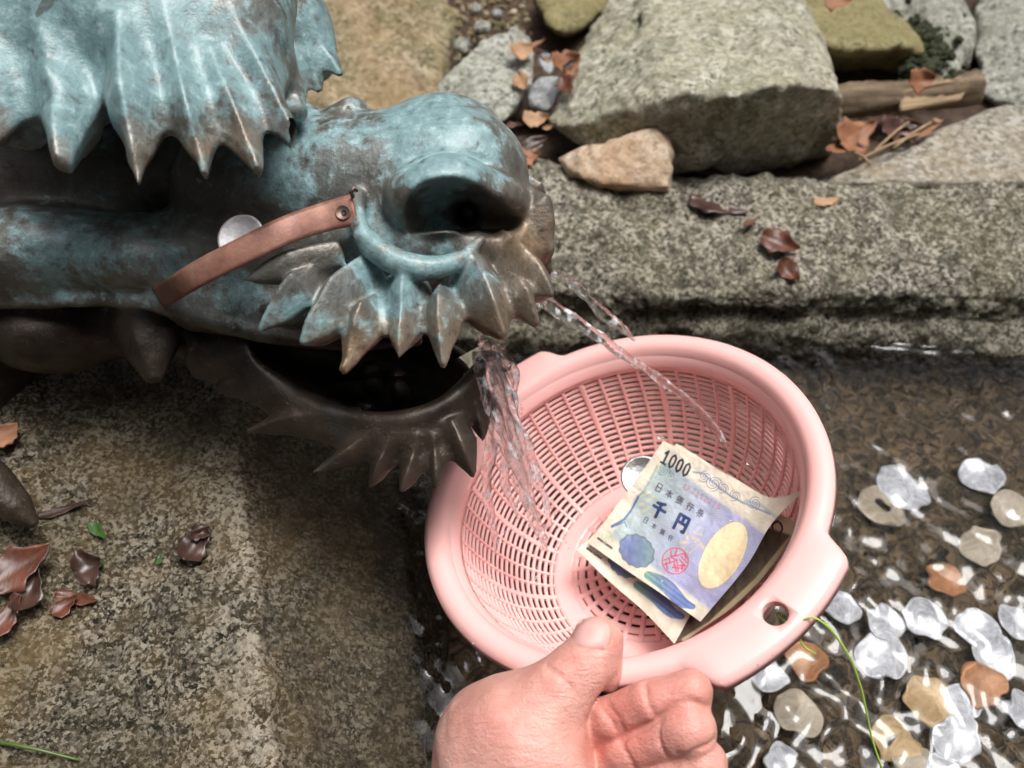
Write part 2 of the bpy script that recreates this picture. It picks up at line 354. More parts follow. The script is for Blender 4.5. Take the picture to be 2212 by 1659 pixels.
M['coin_brass'] = coinm('brass coin', (.58, .40, .20), (.36, .24, .11), .1, .45)
M['coin_copper'] = coinm('copper coin', (.48, .22, .09), (.30, .13, .05), .1, .45)
M['coin_tan'] = coinm('tarnished coin', (.50, .43, .33), (.32, .27, .20), .1, .5)
g = G('pink plastic'); g.set(Base_Color=g.ramp(g.noise(14, 2), [(.3, (.90, .50, .475)), (.7, (.91, .515, .49))]), Roughness=.3, Normal=g.bump(g.noise(240, 4, .7), .05, .0008)); g.b.inputs['Subsurface Weight'].default_value = .15; g.b.inputs['Subsurface Radius'].default_value = (1, .45, .4); g.b.inputs['Subsurface Scale'].default_value = .002; M['pink'] = g.m
def water_mat(name, rough=0.0):
    g = G(name); b = g.b.inputs; b['Base Color'].default_value = (1, 1, 1, 1); b['Transmission Weight'].default_value = 1; b['IOR'].default_value = 1.333; b['Roughness'].default_value = rough; return g.m
M['water'] = water_mat('water'); M['stream'] = water_mat('falling water')
_t = M['stream'].node_tree; _N = _t.nodes; _b = _N['Principled BSDF']; _tc = _N.new('ShaderNodeNewGeometry')
_mp = _N.new('ShaderNodeMapping'); _mp.inputs['Scale'].default_value = (1, 1, .3); _t.links.new(_tc.outputs['Position'], _mp.inputs[0])
_n1 = _N.new('ShaderNodeTexNoise'); _n1.inputs['Scale'].default_value = 320; _n1.inputs['Detail'].default_value = 3; _t.links.new(_mp.outputs[0], _n1.inputs['Vector'])
_bu = _N.new('ShaderNodeBump'); _bu.inputs['Strength'].default_value = .55; _bu.inputs['Distance'].default_value = .002; _t.links.new(_n1.outputs[0], _bu.inputs['Height']); _t.links.new(_bu.outputs[0], _b.inputs['Normal'])
_x = _N.new('ShaderNodeMixShader'); _y = _N.new('ShaderNodeBsdfTransparent'); _x.inputs[0].default_value = .5; _t.links.new(_y.outputs[0], _x.inputs[1]); _t.links.new(_b.outputs[0], _x.inputs[2])
_n2 = _N.new('ShaderNodeTexNoise'); _n2.inputs['Scale'].default_value = 210; _n2.inputs['Detail'].default_value = 4; _t.links.new(_mp.outputs[0], _n2.inputs['Vector'])
_r = _N.new('ShaderNodeValToRGB'); _r.color_ramp.elements[0].position = .56; _r.color_ramp.elements[1].position = .72; _r.color_ramp.elements[1].color = (.75, .75, .75, 1); _t.links.new(_n2.outputs[0], _r.inputs[0])
_d = _N.new('ShaderNodeBsdfDiffuse'); _d.inputs[0].default_value = (.9, .92, .94, 1); _z = _N.new('ShaderNodeMixShader'); _t.links.new(_r.outputs[0], _z.inputs[0]); _t.links.new(_x.outputs[0], _z.inputs[1]); _t.links.new(_d.outputs[0], _z.inputs[2]); _t.links.new(_z.outputs[0], _N['Material Output'].inputs['Surface'])  # white streaks painted in as highlights and aerated water
def skin():
    g = G('skin'); v = g.pos(); n1 = g.noise(45, 4, .6, v); n2 = g.noise(160, 4, .65, v); red = g.attr('red')[2]
    c = g.ramp(n1, [(.3, (.56, .27, .215)), (.52, (.66, .355, .295)), (.72, (.76, .475, .41))]); c = g.mix(g.math('MULTIPLY', red, .8, True), c, (.66, .20, .16)); c = g.mix(g.ramp(n2, [(.5, 0.), (.75, .35)]), c, (.80, .45, .39))
    wr = g.noise(230, 4, .6, g.map((.35, 1.6, 1), v, (0, 0, .5)), .6); pr = g.vor(900, 'Distance', v); cr_ = g.noise(520, 3, .7, v)
    h = g.math('ADD', g.math('MULTIPLY', wr, 1.1), g.math('ADD', g.math('MULTIPLY', pr, .25), g.math('MULTIPLY', cr_, .3)))
    g.set(Base_Color=c, Roughness=g.ramp(n2, [(.3, .38), (.7, .52)]), Normal=g.bump(h, .6, .0011)); b = g.b.inputs
    b['Subsurface Weight'].default_value = .25; b['Subsurface Radius'].default_value = (1, .35, .2); b['Subsurface Scale'].default_value = .0035; return g.m
M['skin'] = skin()
g = G('fingernail'); g.set(Base_Color=g.ramp(g.noise(60, 3), [(.3, (.70, .36, .32)), (.7, (.77, .45, .41))]), Roughness=.5, Normal=g.bump(g.noise(300, 3, .6, g.map((1, .2, 1))), .08, .0006)); g.b.inputs['Subsurface Weight'].default_value = .3; g.b.inputs['Subsurface Scale'].default_value = .002; M['nail'] = g.m
g = G('bank note print'); co = g.attr('ink')[0]; pn = g.noise(160, 4, .65); g.set(Base_Color=g.mix(g.ramp(pn, [(.35, .18), (.6, 0.)]), co, (.30, .24, .16)), Roughness=.5, Normal=g.bump(g.noise(140, 4, .6), .35, .0012)); M['note'] = g.m
g = G('green nylon string'); g.set(Base_Color=(.42, .62, .08, 1), Roughness=.4); M['string'] = g.m
def leafm(name, a, b, rough=.45):
    g = G(name); n = g.noise(60, 4, .7); g.set(Base_Color=g.ramp(n, [(.3, a), (.7, b)]), Roughness=rough, Normal=g.bump(g.noise(200, 3, .7, g.map((1, .3, 1))), .4, .001)); return g.m
M['leaf_red'] = leafm('red brown leaf', (.05, .018, .011), (.16, .055, .03), .42)
M['leaf_dark'] = leafm('dark wet leaf', (.03, .016, .012), (.07, .035, .024), .35)
M['leaf_orange'] = leafm('orange dry leaf', (.17, .065, .028), (.34, .15, .07), .6)
M['leaf_tan'] = leafm('tan dry leaf', (.30, .16, .08), (.45, .28, .16), .6)
M['leaf_green'] = leafm('fresh green leaf', (.018, .055, .010), (.045, .11, .02), .4)
M['grass'] = leafm('grass stem', (.05, .09, .02), (.12, .16, .04), .4)
g = G('driftwood'); v = g.map((3, 60, 60)); n = g.noise(3, 6, .7, v, .6); g.set(Base_Color=g.ramp(n, [(.3, (.05, .032, .018)), (.5, (.16, .11, .065)), (.75, (.30, .23, .15))]), Roughness=.8, Normal=g.bump(n, .8, .002)); M['wood'] = g.m
g = G('pale split wood'); v = g.map((3, 60, 60)); n = g.noise(3, 6, .7, v, .6); g.set(Base_Color=g.ramp(n, [(.3, (.20, .13, .07)), (.7, (.46, .34, .20))]), Roughness=.8, Normal=g.bump(n, .8, .002)); M['split'] = g.m
g = G('damp soil'); v = g.pos(); n = g.noise(70, 6, .75, v); g.set(Base_Color=g.ramp(n, [(.3, (.020, .012, .008)), (.55, (.085, .052, .032)), (.75, (.18, .12, .08))]), Roughness=.9, Normal=g.bump(n, 1, .006)); M['soil'] = g.m
g = G('moss'); v = g.pos(); g.set(Base_Color=g.ramp(g.noise(200, 4, .7, v), [(.3, (.014, .020, .006)), (.7, (.05, .058, .02))]), Roughness=.9); M['moss'] = g.m

# ------------------------------------------------------------------ ground, pool bed, banks
def struct(name, V, F, mat, smooth=True): return tag(link(name, mesh_np(name, V, F, smooth), mat), kind='structure')
n_ = 90; r_ = np.geomspace(.9, 60, 40); a_ = np.linspace(0, 2 * math.pi, n_, endpoint=False)
GV = np.array([[r * math.cos(a), r * math.sin(a) + .3, -.12 + .10 * max(0, r - 1)] for a in a_ for r in r_])
struct('ground', np.vstack([GV, [[0, .3, -.13]]]), [tuple(f) for f in grid_faces(n_, len(r_), True)] + [(n_ * len(r_), ((k + 1) % n_) * len(r_), k * len(r_)) for k in range(n_)], M['soil'])
xs = np.linspace(-.45, 1.1, 260); ys = np.linspace(-.5, .62, 190); X, Y = np.meshgrid(xs, ys, indexing='ij')
Zb = -.055 + .006 * fbm(np.stack([X, Y, X * 0], -1), 28, 4)
struct('pool_bed', np.stack([X, Y, Zb], -1).reshape(-1, 3), grid_faces(260, 190), M['bed'])
def noisy(B, amp, freq, s=0, oct=5):
    du = np.gradient(B, axis=0); dv = np.gradient(B, axis=1); N = np.cross(du, dv); N /= np.linalg.norm(N, axis=-1, keepdims=True) + 1e-12
    return B + N * (amp * fbm(B, freq, oct, s))[..., None]
def rowz(pts): return [PZ(*p) for p in pts]
led = [rowz([(150, 330, .02), (700, 330, .02), (1140, 352, .025), (1460, 385, .025), (1900, 375, .025), (2300, 350, .03), (3000, 300, .03)]),
       rowz([(150, 340, .05), (700, 345, .05), (1140, 362, .055), (1460, 403, .052), (1900, 393, .052), (2300, 368, .055), (3000, 330, .06)]),
       rowz([(150, 480, .05), (700, 480, .05), (1140, 490, .050), (1460, 500, .048), (1900, 500, .048), (2300, 490, .05), (3000, 470, .055)]),
       rowz([(150, 610, .040), (700, 612, .040), (1140, 610, .040), (1460, 618, .037), (1900, 616, .037), (2300, 612, .039), (3000, 590, .045)]),
       rowz([(150, 650, .03), (700, 650, .03), (1140, 648, .029), (1460, 652, .028), (1900, 650, .028), (2300, 648, .030), (3000, 620, .036)]),
       rowz([(150, 690, .012), (700, 690, .012), (1140, 690, .012), (1460, 675, .014), (1900, 684, .014), (2300, 690, .014), (3000, 700, .015)]),
       rowz([(150, 760, -.004), (700, 760, -.004), (1140, 748, -.004), (1460, 735, -.004), (1900, 748, -.004), (2300, 772, -.004), (3000, 800, -.004)]),
       rowz([(150, 840, -.075), (700, 840, -.075), (1140, 830, -.075), (1460, 820, -.075), (1900, 830, -.075), (2300, 850, -.075), (3000, 880, -.075)])]
B = loft(led, 170, 620); B = noisy(B, .0045, 19, 3, 3); B = noisy(B, .0045, 60, 5, 5)
tag(single('granite_ledge', B.reshape(-1, 3), grid_faces(170, 620)[:, ::-1], M['ledge']), kind='structure')
lr = [rowz([(-900, 500, .02), (-1000, 900, .02), (-1200, 1300, .02), (-1500, 2300, .02)]),
      rowz([(-500, 560, .105), (-500, 900, .09), (-600, 1300, .085), (-900, 2300, .08)]),
      rowz([(-40, 560, .078), (-30, 900, .072), (-50, 1300, .064), (-160, 2300, .06)]),
      rowz([(230, 560, .062), (240, 900, .058), (230, 1300, .054), (180, 2300, .05)]),
      rowz([(440, 560, .062), (475, 900, .061), (515, 1300, .060), (620, 2300, .058)]),
      rowz([(500, 560, .056), (540, 900, .053), (585, 1300, .051), (700, 2300, .049)]),
      rowz([(625, 560, .034), (670, 900, .029), (715, 1250, .026), (830, 2300, .024)]),
      rowz([(760, 560, .006), (840, 900, .002), (880, 1300, -.001), (1060, 2300, -.001)]),
      rowz([(900, 560, -.075), (960, 900, -.075), (980, 1300, -.075), (1150, 2300, -.075)])]
B = noisy(noisy(loft(lr, 330, 360), .003, 20, 8, 3), .0026, 70, 9, 5); LR = B
gr = tag(single('granite_rock', B.reshape(-1, 3), grid_faces(330, 360), M['left']), kind='structure')
ri = np.repeat(np.linspace(0, 8, 330), 360) + .12 * fbm(B.reshape(-1, 3), 25, 3, 41); ci = np.tile(np.linspace(0, 1, 360), 330)
for nm_, ar in (('slope', np.clip((ri - 4.1) / 1.3, 0, 1)), ('ridge', np.exp(-((ri - 4.15) / .30) ** 2) * np.clip((ci - .35) / .15, 0, 1))):
    a_ = gr.data.attributes.new(nm_, 'FLOAT', 'POINT'); a_.data.foreach_set('value', ar.astype(np.float32))
a_ = gr.data.attributes.new('along', 'FLOAT_VECTOR', 'POINT'); a_.data.foreach_set('vector', np.stack([ri * 5, ci * 150, ri * 0], -1).astype(np.float32).ravel())
def left_z(x, y):
    q = LR.reshape(-1, 3); i = np.argmin((q[:, 0] - x) ** 2 + (q[:, 1] - y) ** 2); return q[i, 2]
xs = np.linspace(-1.6, 1.9, 180); ys = np.geomspace(.40, 3.2, 130) + .06; X, Y = np.meshgrid(xs, ys, indexing='ij')
Zs = .012 + .10 * np.maximum(Y - .55, 0) + .22 * np.maximum(Y - .95, 0) + .012 * fbm(np.stack([X, Y, X * 0], -1), 9, 5, 4) - .10 * np.clip((.52 - Y) / .06, 0, 1)
struct('bank', np.stack([X, Y, Zs], -1).reshape(-1, 3), grid_faces(180, 130), M['soil'])
def bank_z(x, y): return .012 + .10 * max(y - .55, 0) + .22 * max(y - .95, 0)

# ------------------------------------------------------------------ the wood around the stream (unseen; gaps shaped for the light and the reflections)
q = random.Random(3); V = []; F = []; tries = 0
while len(F) < 30000 and tries < 90000:
    tries += 1; dv = Vector([q.gauss(0, 1) for _ in range(3)]).normalized()
    if dv.z < -.02: continue
    ph = math.degrees(math.atan2(dv.z, dv.y)); el_ = math.degrees(math.asin(dv.z))
    if 68 < ph < 112 and el_ > 56 + 10 * vnoise(dv.x * 3, dv.y * 3, dv.z * 3, 4): continue            # gap left overhead so the light falls from the zenith
    r = q.uniform(2.6, 4.4); c = np.array(dv) * r + [0, .4, .15]
    if float(vnoise(dv.x * 7, dv.y * 7, dv.z * 7, 2)) > (.22 if ph < 68 and el_ > 30 else .55): continue              # gaps between the crowns, more ahead for glints, fewer elsewhere to cut fill
    for _ in range(3):
        cc = c + [q.gauss(0, .10) for _ in range(3)]; a = Vector([q.gauss(0, 1) for _ in range(3)]).normalized(); b = a.orthogonal().normalized(); L = q.uniform(.07, .12)
        a, b = np.array(a) * L, np.array(b) * L * .6; k = len(V); V += [cc - a, cc + b, cc + a, cc - b]; F.append((k, k + 1, k + 2, k + 3))
g = G('wood foliage'); g.set(Base_Color=g.ramp(g.noise(2, 3), [(.3, (.02, .035, .01)), (.7, (.07, .10, .03))]), Roughness=.6); M['foliage'] = g.m
tag(link('far_wood', mesh_np('far_wood', V, F, False), M['foliage']), 'mass of dark green leaves of the wood around the stream', 'foliage', kind='stuff')

# ------------------------------------------------------------------ rocks
def rock(name, pts, mat, label, cat='rock', h=.0035, k=.007, amp=.003, freq=28, seed=0, cuts=(), kind=None, chips=22):
    c = np.array([C3(*p) for p in pts]); bm = bmesh.new()
    for q in c: bm.verts.new(q)
    bmesh.ops.convex_hull(bm, input=bm.verts[:]); bm.normal_update()
    planes = [(np.array(f.normal), float(f.normal.dot(f.verts[0].co))) for f in bm.faces if f.calc_area() > 1e-7]; bm.free()
    ce = c.mean(0); planes = [(n, o) if n @ ce < o else (-n, -o) for n, o in planes]
    qr = np.random.default_rng(seed + 100); ext = (c.max(0) - c.min(0)).max()
    for _ in range(chips):
        n = qr.normal(size=3); n /= np.linalg.norm(n); sup = (c @ n); planes.append((n, float(sup.max() - ext * qr.uniform(.015, .075))))
    mg = .012; fl = Field(c.min(0) - mg, c.max(0) + mg, h)
    sl, X, Y, Z = fl.box(fl.lo, fl.lo + fl.h * fl.n); f = None
    for n, o in planes:
        g_ = (X * n[0] + Y * n[1] + Z * n[2] - o).astype(np.float32)
        if f is None: f = g_
        else:
            hh = np.clip(.5 + .5 * (g_ - f) / k, 0, 1); f = f * (1 - hh) + g_ * hh + k * hh * (1 - hh)
    fl.f = np.ascontiguousarray(np.broadcast_to(f, fl.n)).astype(np.float32) - k * .3
    for cu in cuts: fl.tube([C3(*q) for q in cu[0]], cu[1], k=.004, cut=True)
    fl.noise(amp * .7, freq, 3, seed); fl.noise(min(.0016, amp * .5), 150, 3, seed + 5); fl.f[[0, -1]] = .02; fl.f[:, [0, -1]] = .02; fl.f[:, :, [0, -1]] = .02
    V, F, N, _ = fl.mesh(); Wv = W(V)
    return single(name, Wv, F, mat, label, cat, kind=kind)
rock('boulder', [(1165, 300, .665), (1200, 345, .69), (1225, 230, .69), (1345, 80, .70), (1300, -20, .76), (1400, -160, .84), (1660, -160, .84), (1690, -10, .74), (1760, 110, .66), (1830, 235, .605), (1822, 280, .64), (1770, 350, .72),
                 (1455, 400, .71), (1700, 394, .77), (1475, 330, .607), (1530, 222, .578), (1690, 197, .574), (1440, 160, .608), (1250, 320, .685), (1500, 380, .76), (1790, 330, .72), (1800, 150, .80)], M['boulder'],
     'large pale green-grey boulder with a dark undercut face, the biggest stone', 'boulder', h=.0026, k=.0014, amp=.0065, freq=34, chips=20, seed=2,
     cuts=[([(1290, 150, .665), (1345, 90, .685), (1410, 30, .71), (1475, 40, .73)], .006), ([(1350, 310, .64), (1345, 270, .64), (1420, 200, .62), (1460, 260, .61)], .0025)])
rock('stone', [(1180, 350, 0.6380), (1205, 335, 0.6280), (1330, 280, 0.6150), (1420, 270, 0.6150), (1456, 300, 0.6180), (1455, 345, 0.6180), (1440, 402, 0.6150), (1300, 398, 0.6150), (1240, 375, 0.6230), (1300, 330, 0.6730), (1440, 330, 0.6730), (1300, 420, 0.6430), (1440, 430, 0.6430)], M['peach'],
     'flat peach orange stone leaning against the front of the big boulder', 'stone', h=.0022, k=.003, amp=.0028, freq=45, seed=5, chips=7)
rock('stone', [(928, 262, 0.668), (934, 192, 0.678), (1079, 62, 0.718), (1125, 50, 0.723), (1152, 93, 0.718), (1148, 175, 0.678), (1096, 256, 0.658), (1061, 279, 0.653), (968, 296, 0.668), (992, 296, 0.738), (1131, 204, 0.758)], M['grey'],
     'grey-green triangular stone just behind the nose of the dragon', 'stone', h=.0025, k=.003, amp=.003, freq=40, seed=8, chips=6)
rock('stone', [(1132, 208, .70), (1175, 155, .715), (1208, 158, .715), (1212, 190, .70), (1185, 245, .69), (1150, 228, .692), (1150, 250, .71), (1200, 230, .73), (1170, 170, .75)], M['slate'],
     'small pale blue-grey stone wedged between the boulder and the triangular stone', 'stone', h=.002, k=.003, amp=.0012, freq=70, seed=11)
rock('stone', [(1165, 150, .73), (1162, 118, .74), (1180, 108, .745), (1196, 130, .735), (1198, 160, .725), (1180, 172, .725), (1180, 140, .77)], M['slate'],
     'small upright whitish stone above the pale blue-grey one', 'stone', h=.0018, k=.004, amp=.001, freq=80, seed=12)
rock('stone', [(1148, 20, .76), (1145, -60, .82), (1320, -80, .84), (1335, -10, .79), (1290, 40, .765), (1210, 88, .75), (1165, 80, .752), (1150, 60, .755), (1250, 90, .86), (1300, 0, .9)], M['olive'],
     'rounded olive brown stone beside the top left of the boulder', 'stone', h=.003, k=.012, amp=.005, freq=30, seed=14)
rock('stone', [(1690, 0, .76), (1720, -60, .82), (1860, -40, .83), (1960, 45, .78), (1990, 85, .755), (1985, 130, .735), (1960, 172, .80), (1790, 112, .70), (1775, 165, .80), (1870, 112, .695), (1960, 95, .71), (1820, 185, .84), (1950, 180, .86)], M['olive'],
     'flat-topped olive tan stone with a dark overhang above the log', 'stone', h=.003, k=.006, amp=.005, freq=30, seed=17)
rock('rock', [(1860, -60, .84), (2105, -60, .84), (2112, 60, .79), (2095, 190, .735), (2030, 215, .73), (1940, 180, .76), (1930, 100, .80), (2050, 50, .76), (1960, 200, .95), (2100, 200, .95), (2080, -80, 1.0)], M['grey'],
     'pale grey rock face behind the log, left of the vertical crack', 'rock', h=.004, k=.006, amp=.008, freq=24, seed=21)
rock('rock', [(2118, -60, .83), (2118, 60, .78), (2103, 195, .735), (2150, 235, .71), (2420, 235, .71), (2420, -60, .83), (2250, 80, .74), (2130, 220, .9), (2400, 200, .95)], M['grey'],
     'pale grey rock face at the right edge, right of the vertical crack', 'rock', h=.004, k=.006, amp=.008, freq=24, seed=23)
rock('rock', [(1700, 398, .645), (1830, 330, .655), (1990, 290, .665), (2070, 228, .69), (2420, 215, .70), (2500, 400, .64), (2210, 400, .625), (2000, 402, .628), (1820, 400, .632), (1900, 470, .67), (2300, 470, .67), (2300, 300, .78), (1950, 330, .75)], M['slab'],
     'flat weathered tan and grey slab behind the ledge at the right', 'rock', h=.004, k=.008, amp=.002, freq=40, seed=27)
rock('rock', [(560, 330, .72), (560, -80, .80), (960, -80, .86), (1000, 0, .82), (990, 120, .755), (955, 200, .72), (960, 290, .70), (760, 330, .69), (700, 100, .74), (880, 60, .755), (600, 330, .9), (960, 200, .95)], M['ochre'],
     'mossy ochre brown rock behind the top of the dragon head', 'rock', h=.0036, k=.003, amp=.014, freq=18, seed=31)
for i, (u, v, r, mt, lb) in enumerate([(1040, 62, 24, 'grey', 'round pale pebble above the triangular stone'), (1000, 100, 26, 'grey', 'grey pebble beside the ochre rock'), (1075, 30, 16, 'slate', 'small blue-grey pebble near the top edge'),
                                      (1102, 75, 17, 'boulder', 'small greenish pebble left of the olive stone'), (1030, 20, 17, 'grey', 'small pale pebble at the top edge'), (1215, 135, 16, 'olive', 'small olive pebble among orange leaves'), (1110, 25, 14, 'peach', 'tiny reddish pebble at the top edge')]):
    d = DZ(v, .075) - .004; q = random.Random(i)
    rock('pebble', [(u + r * math.cos(a) * q.uniform(.8, 1.15), v + r * math.sin(a) * q.uniform(.7, 1.0), d + q.uniform(-.008, .008)) for a in np.linspace(0, 6.28, 9)[:-1]] + [(u, v, d - px(r, d)), (u, v, d + px(r, d))], M[mt], lb, 'pebble', h=.0016, k=.005, amp=.0008, freq=90, seed=40 + i, chips=4)

# ------------------------------------------------------------------ log, leaves, twigs
def leaf(name, c, ang, L, Wd, mat, label, tilt=(0, 0), curl=.2, cat='leaf', group=None, wav=.0, tipw=.5):
    n, m = 21, 9; V = []; ql = random.Random(label + str(round(L, 5))); curl *= .55; k1, k2, k3 = ql.uniform(0, 6), ql.uniform(0, 6), ql.uniform(-.25, .25); tw = ql.uniform(-.8, .8) * (1 if curl > .1 else .1)
    for i in range(n):
        t = i / (n - 1); w0 = Wd * .5 * (math.sin(math.pi * (min(1, t * .97 + .015) ** (.62 + .2 * k3))) ** .9); bend = k3 * L * .5 * (t - .5) ** 2
        for j in range(m):
            s_ = (j / (m - 1) - .5) * 2; ser = 1 + (.12 * math.sin(23 * t + k1 + (2 if s_ > 0 else 0)) + .10 * math.sin(11 * t + k2 * (1 if s_ > 0 else -1))) * abs(s_) ** 3
            x = (t - .5) * L; y = s_ * w0 * ser + bend
            z = curl * (Wd * .5) * (abs(s_) ** 1.3) * .7 + curl * L * .3 * (2 * t - 1) ** 2 + .06 * Wd * math.sin(9 * t + 3 * s_ + k1) * abs(s_) + tw * s_ * w0 * (t - .3) * .5 - .03 * Wd * math.exp(-(s_ * 6) ** 2)
            V.append((x, y, z))
    V = np.array(V); Rz = np.array(Matrix.Rotation(ang, 3, 'Z') @ Matrix.Rotation(tilt[0], 3, 'X') @ Matrix.Rotation(tilt[1], 3, 'Y')); V = V @ Rz.T + np.asarray(c)
    F = [tuple(f) for f in grid_faces(n, m)]; o = single(name, V, F, M[mat], label, cat, group)
    md = o.modifiers.new('thickness', 'SOLIDIFY'); md.thickness = .0003; return o
def wang(u0, v0, u1, v1, z): a, b = PZ(u0, v0, z), PZ(u1, v1, z); return math.atan2(b[1] - a[1], b[0] - a[0]), float(np.linalg.norm(b - a)), (a + b) / 2
for (u0, v0, u1, v1, z, wd_, mt, lb, cl, tl) in [
    (1488, 428, 1618, 458, .0545, .022, 'leaf_dark', 'long dark brown leaf lying flat on the granite ledge', .03, (0, 0)),
    (1645, 512, 1728, 542, .0515, .020, 'leaf_red', 'reddish brown folded leaf in the middle of the granite ledge', .7, (.3, 0)),
    (1682, 570, 1722, 605, .0465, .016, 'leaf_red', 'small curled red leaf near the ledge front edge', .9, (.2, .3)),
    (1605, 488, 1640, 470, .0535, .005, 'leaf_red', 'thin red leaf scrap between the two larger ledge leaves', .3, (0, 0)),
    (1760, 440, 1815, 428, .0545, .010, 'leaf_tan', 'faint tan leaf pressed on the ledge below the slab', .05, (0, 0))]:
    a, L, c = wang(u0, v0, u1, v1, z); leaf('leaf', c, a, L, wd_, mt, lb, tl, cl)
for (u0, v0, u1, v1, z, wd_, mt, lb, cl, tl) in [
    (1810, 315, 1880, 270, .062, .030, 'leaf_orange', 'bright orange leaf curled beside the boulder', .5, (.5, 0)), (1785, 335, 1855, 300, .060, .012, 'leaf_orange', 'narrow orange brown leaf under the bright orange one', .6, (0, 0)),
    (1905, 285, 1985, 275, .064, .026, 'leaf_red', 'russet leaf in the pile below the log', .4, (.4, 0)), (1960, 300, 2030, 272, .064, .008, 'leaf_orange', 'thin orange leaf at the right end of the leaf pile', .3, (0, 0)),
    (1960, 180, 2015, 168, .098, .020, 'leaf_orange', 'orange leaf caught behind the log', .6, (.8, 0)), (1115, 345, 1165, 335, .058, .018, 'leaf_orange', 'orange leaf by the dragon nose, below the dark gap', .5, (.2, 0)),
    (1110, 330, 1180, 300, .060, .016, 'leaf_dark', 'dark brown leaf in the gap behind the nose', .5, (.4, 0)), (1130, 262, 1185, 255, .068, .016, 'leaf_tan', 'tan leaf in the dark gap left of the boulder', .5, (.3, 0)),
    (1195, 150, 1250, 130, .085, .024, 'leaf_orange', 'orange leaf in the hollow left of the boulder', .7, (.5, 0)),
    (1215, 170, 1235, 205, .082, .014, 'leaf_red', 'reddish leaf squeezed against the boulder side', .6, (.5, 0)), (1120, 165, 1140, 195, .082, .014, 'leaf_tan', 'brown leaf between triangular and blue-grey stones', .6, (.5, 0)),
    (1780, -5, 1840, 5, .17, .02, 'leaf_orange', 'orange leaf on top of the olive tan stone', .5, (.4, 0)), (1105, 120, 1150, 100, .09, .018, 'leaf_tan', 'pale brown leaf right above the triangular stone', .6, (.4, 0))]:
    a, L, c = wang(u0, v0, u1, v1, z); leaf('leaf', c, a, L, wd_, mt, lb, tl, cl)
q = random.Random(11)
for (u0_, u1_, v0_, v1_, z0_, where) in [(1150, 1215, 92, 150, .088, 'above the pale blue-grey stone'), (1150, 1185, 245, 290, .066, 'below the pale blue-grey stone'), (1085, 1160, 262, 335, .060, 'in the dark gap by the dragon nose'), (1185, 1250, 110, 160, .085, 'in the hollow under the olive stone'),
                                       (1790, 1870, 290, 335, .060, 'at the boulder foot on the slab'), (1870, 1940, 262, 320, .062, 'in the heap below the log'), (1940, 2030, 258, 310, .064, 'at the right end of the heap below the log')]:
    for mt_, nm_ in (('leaf_dark', 'blackish'), ('leaf_red', 'russet'), ('leaf_orange', 'faded orange'), ('leaf_tan', 'tan'), ('leaf_dark', 'crumpled dark')):
        u, v = q.uniform(u0_, u1_), q.uniform(v0_, v1_); L = q.uniform(18, 44)
        a, L, c = wang(u - L / 2, v - q.uniform(-8, 8), u + L / 2, v + q.uniform(-8, 8), z0_ + q.uniform(-.008, .004))
        leaf('leaf', c, a, L, L * q.uniform(.3, .5), mt_, 'small ' + nm_ + ' leaf ' + where, (q.uniform(-.5, .8), q.uniform(-.4, .4)), q.uniform(.2, .7), group='leaves littered between the stones')
bm = bmesh.new()
for i in range(170):
    u, v = q.uniform(985, 1150), q.uniform(-20, 130); d = DZ(v, .075); r = q.uniform(.0015, .0045)
    bmesh.ops.create_icosphere(bm, subdivisions=1, radius=r, matrix=Matrix.Translation(P(u, v, d + .004)) @ Matrix.Rotation(q.random() * 6, 4, (.3, .5, .8)) @ Matrix.Diagonal((1, q.uniform(.6, 1), q.uniform(.5, .9), 1)))
me = bpy.data.meshes.new('gravel'); bm.to_mesh(me); bm.free(); tag(link('gravel', me, M['ochre']), 'brown gravel between the ochre rock and the stones', 'gravel', kind='stuff')
bm = bmesh.new()
for i in range(260):
    u, v = 2000 + q.gauss(0, 32), 95 + q.gauss(0, 38); d = .752 + (95 - v) * .0004 + q.uniform(-.006, .006); r = q.uniform(.002, .006)
    bmesh.ops.create_icosphere(bm, subdivisions=1, radius=r, matrix=Matrix.Translation(P(u, v, d)) @ Matrix.Rotation(q.random() * 6, 4, (.3, .5, .8)) @ Matrix.Diagonal((1, q.uniform(.4, 1), q.uniform(.5, 1.4), 1)))
me = bpy.data.meshes.new('moss'); bm.to_mesh(me); bm.free(); tag(link('moss', me, M['moss']), 'dark green moss tufts on the grey rock behind the log', 'moss', kind='stuff')
for (u0, v0, u1, v1, lb) in [(1855, 345, 1985, 290, 'long straw-coloured twig lying across the tan slab'), (1890, 325, 1965, 262, 'thin twig leaning on the leaf pile below the log'), (1845, 330, 1880, 355, 'short twig crossing the long straw twig'), (1930, 320, 2010, 265, 'dark twig at the right of the leaf pile'), (640, 232, 720, 262, 'thin stalk sticking up between the dragon brow and the rock')]:
    a, b = P(u0, v0, DZ(v0, .06) - .012), P(u1, v1, DZ(v1, .06) - .012); V, F = tube_mesh(cr([a, (a + b) / 2 + [0, 0, .002], b], 8), .0011, 6); single('twig', V, F, M['split'], lb, 'twig')
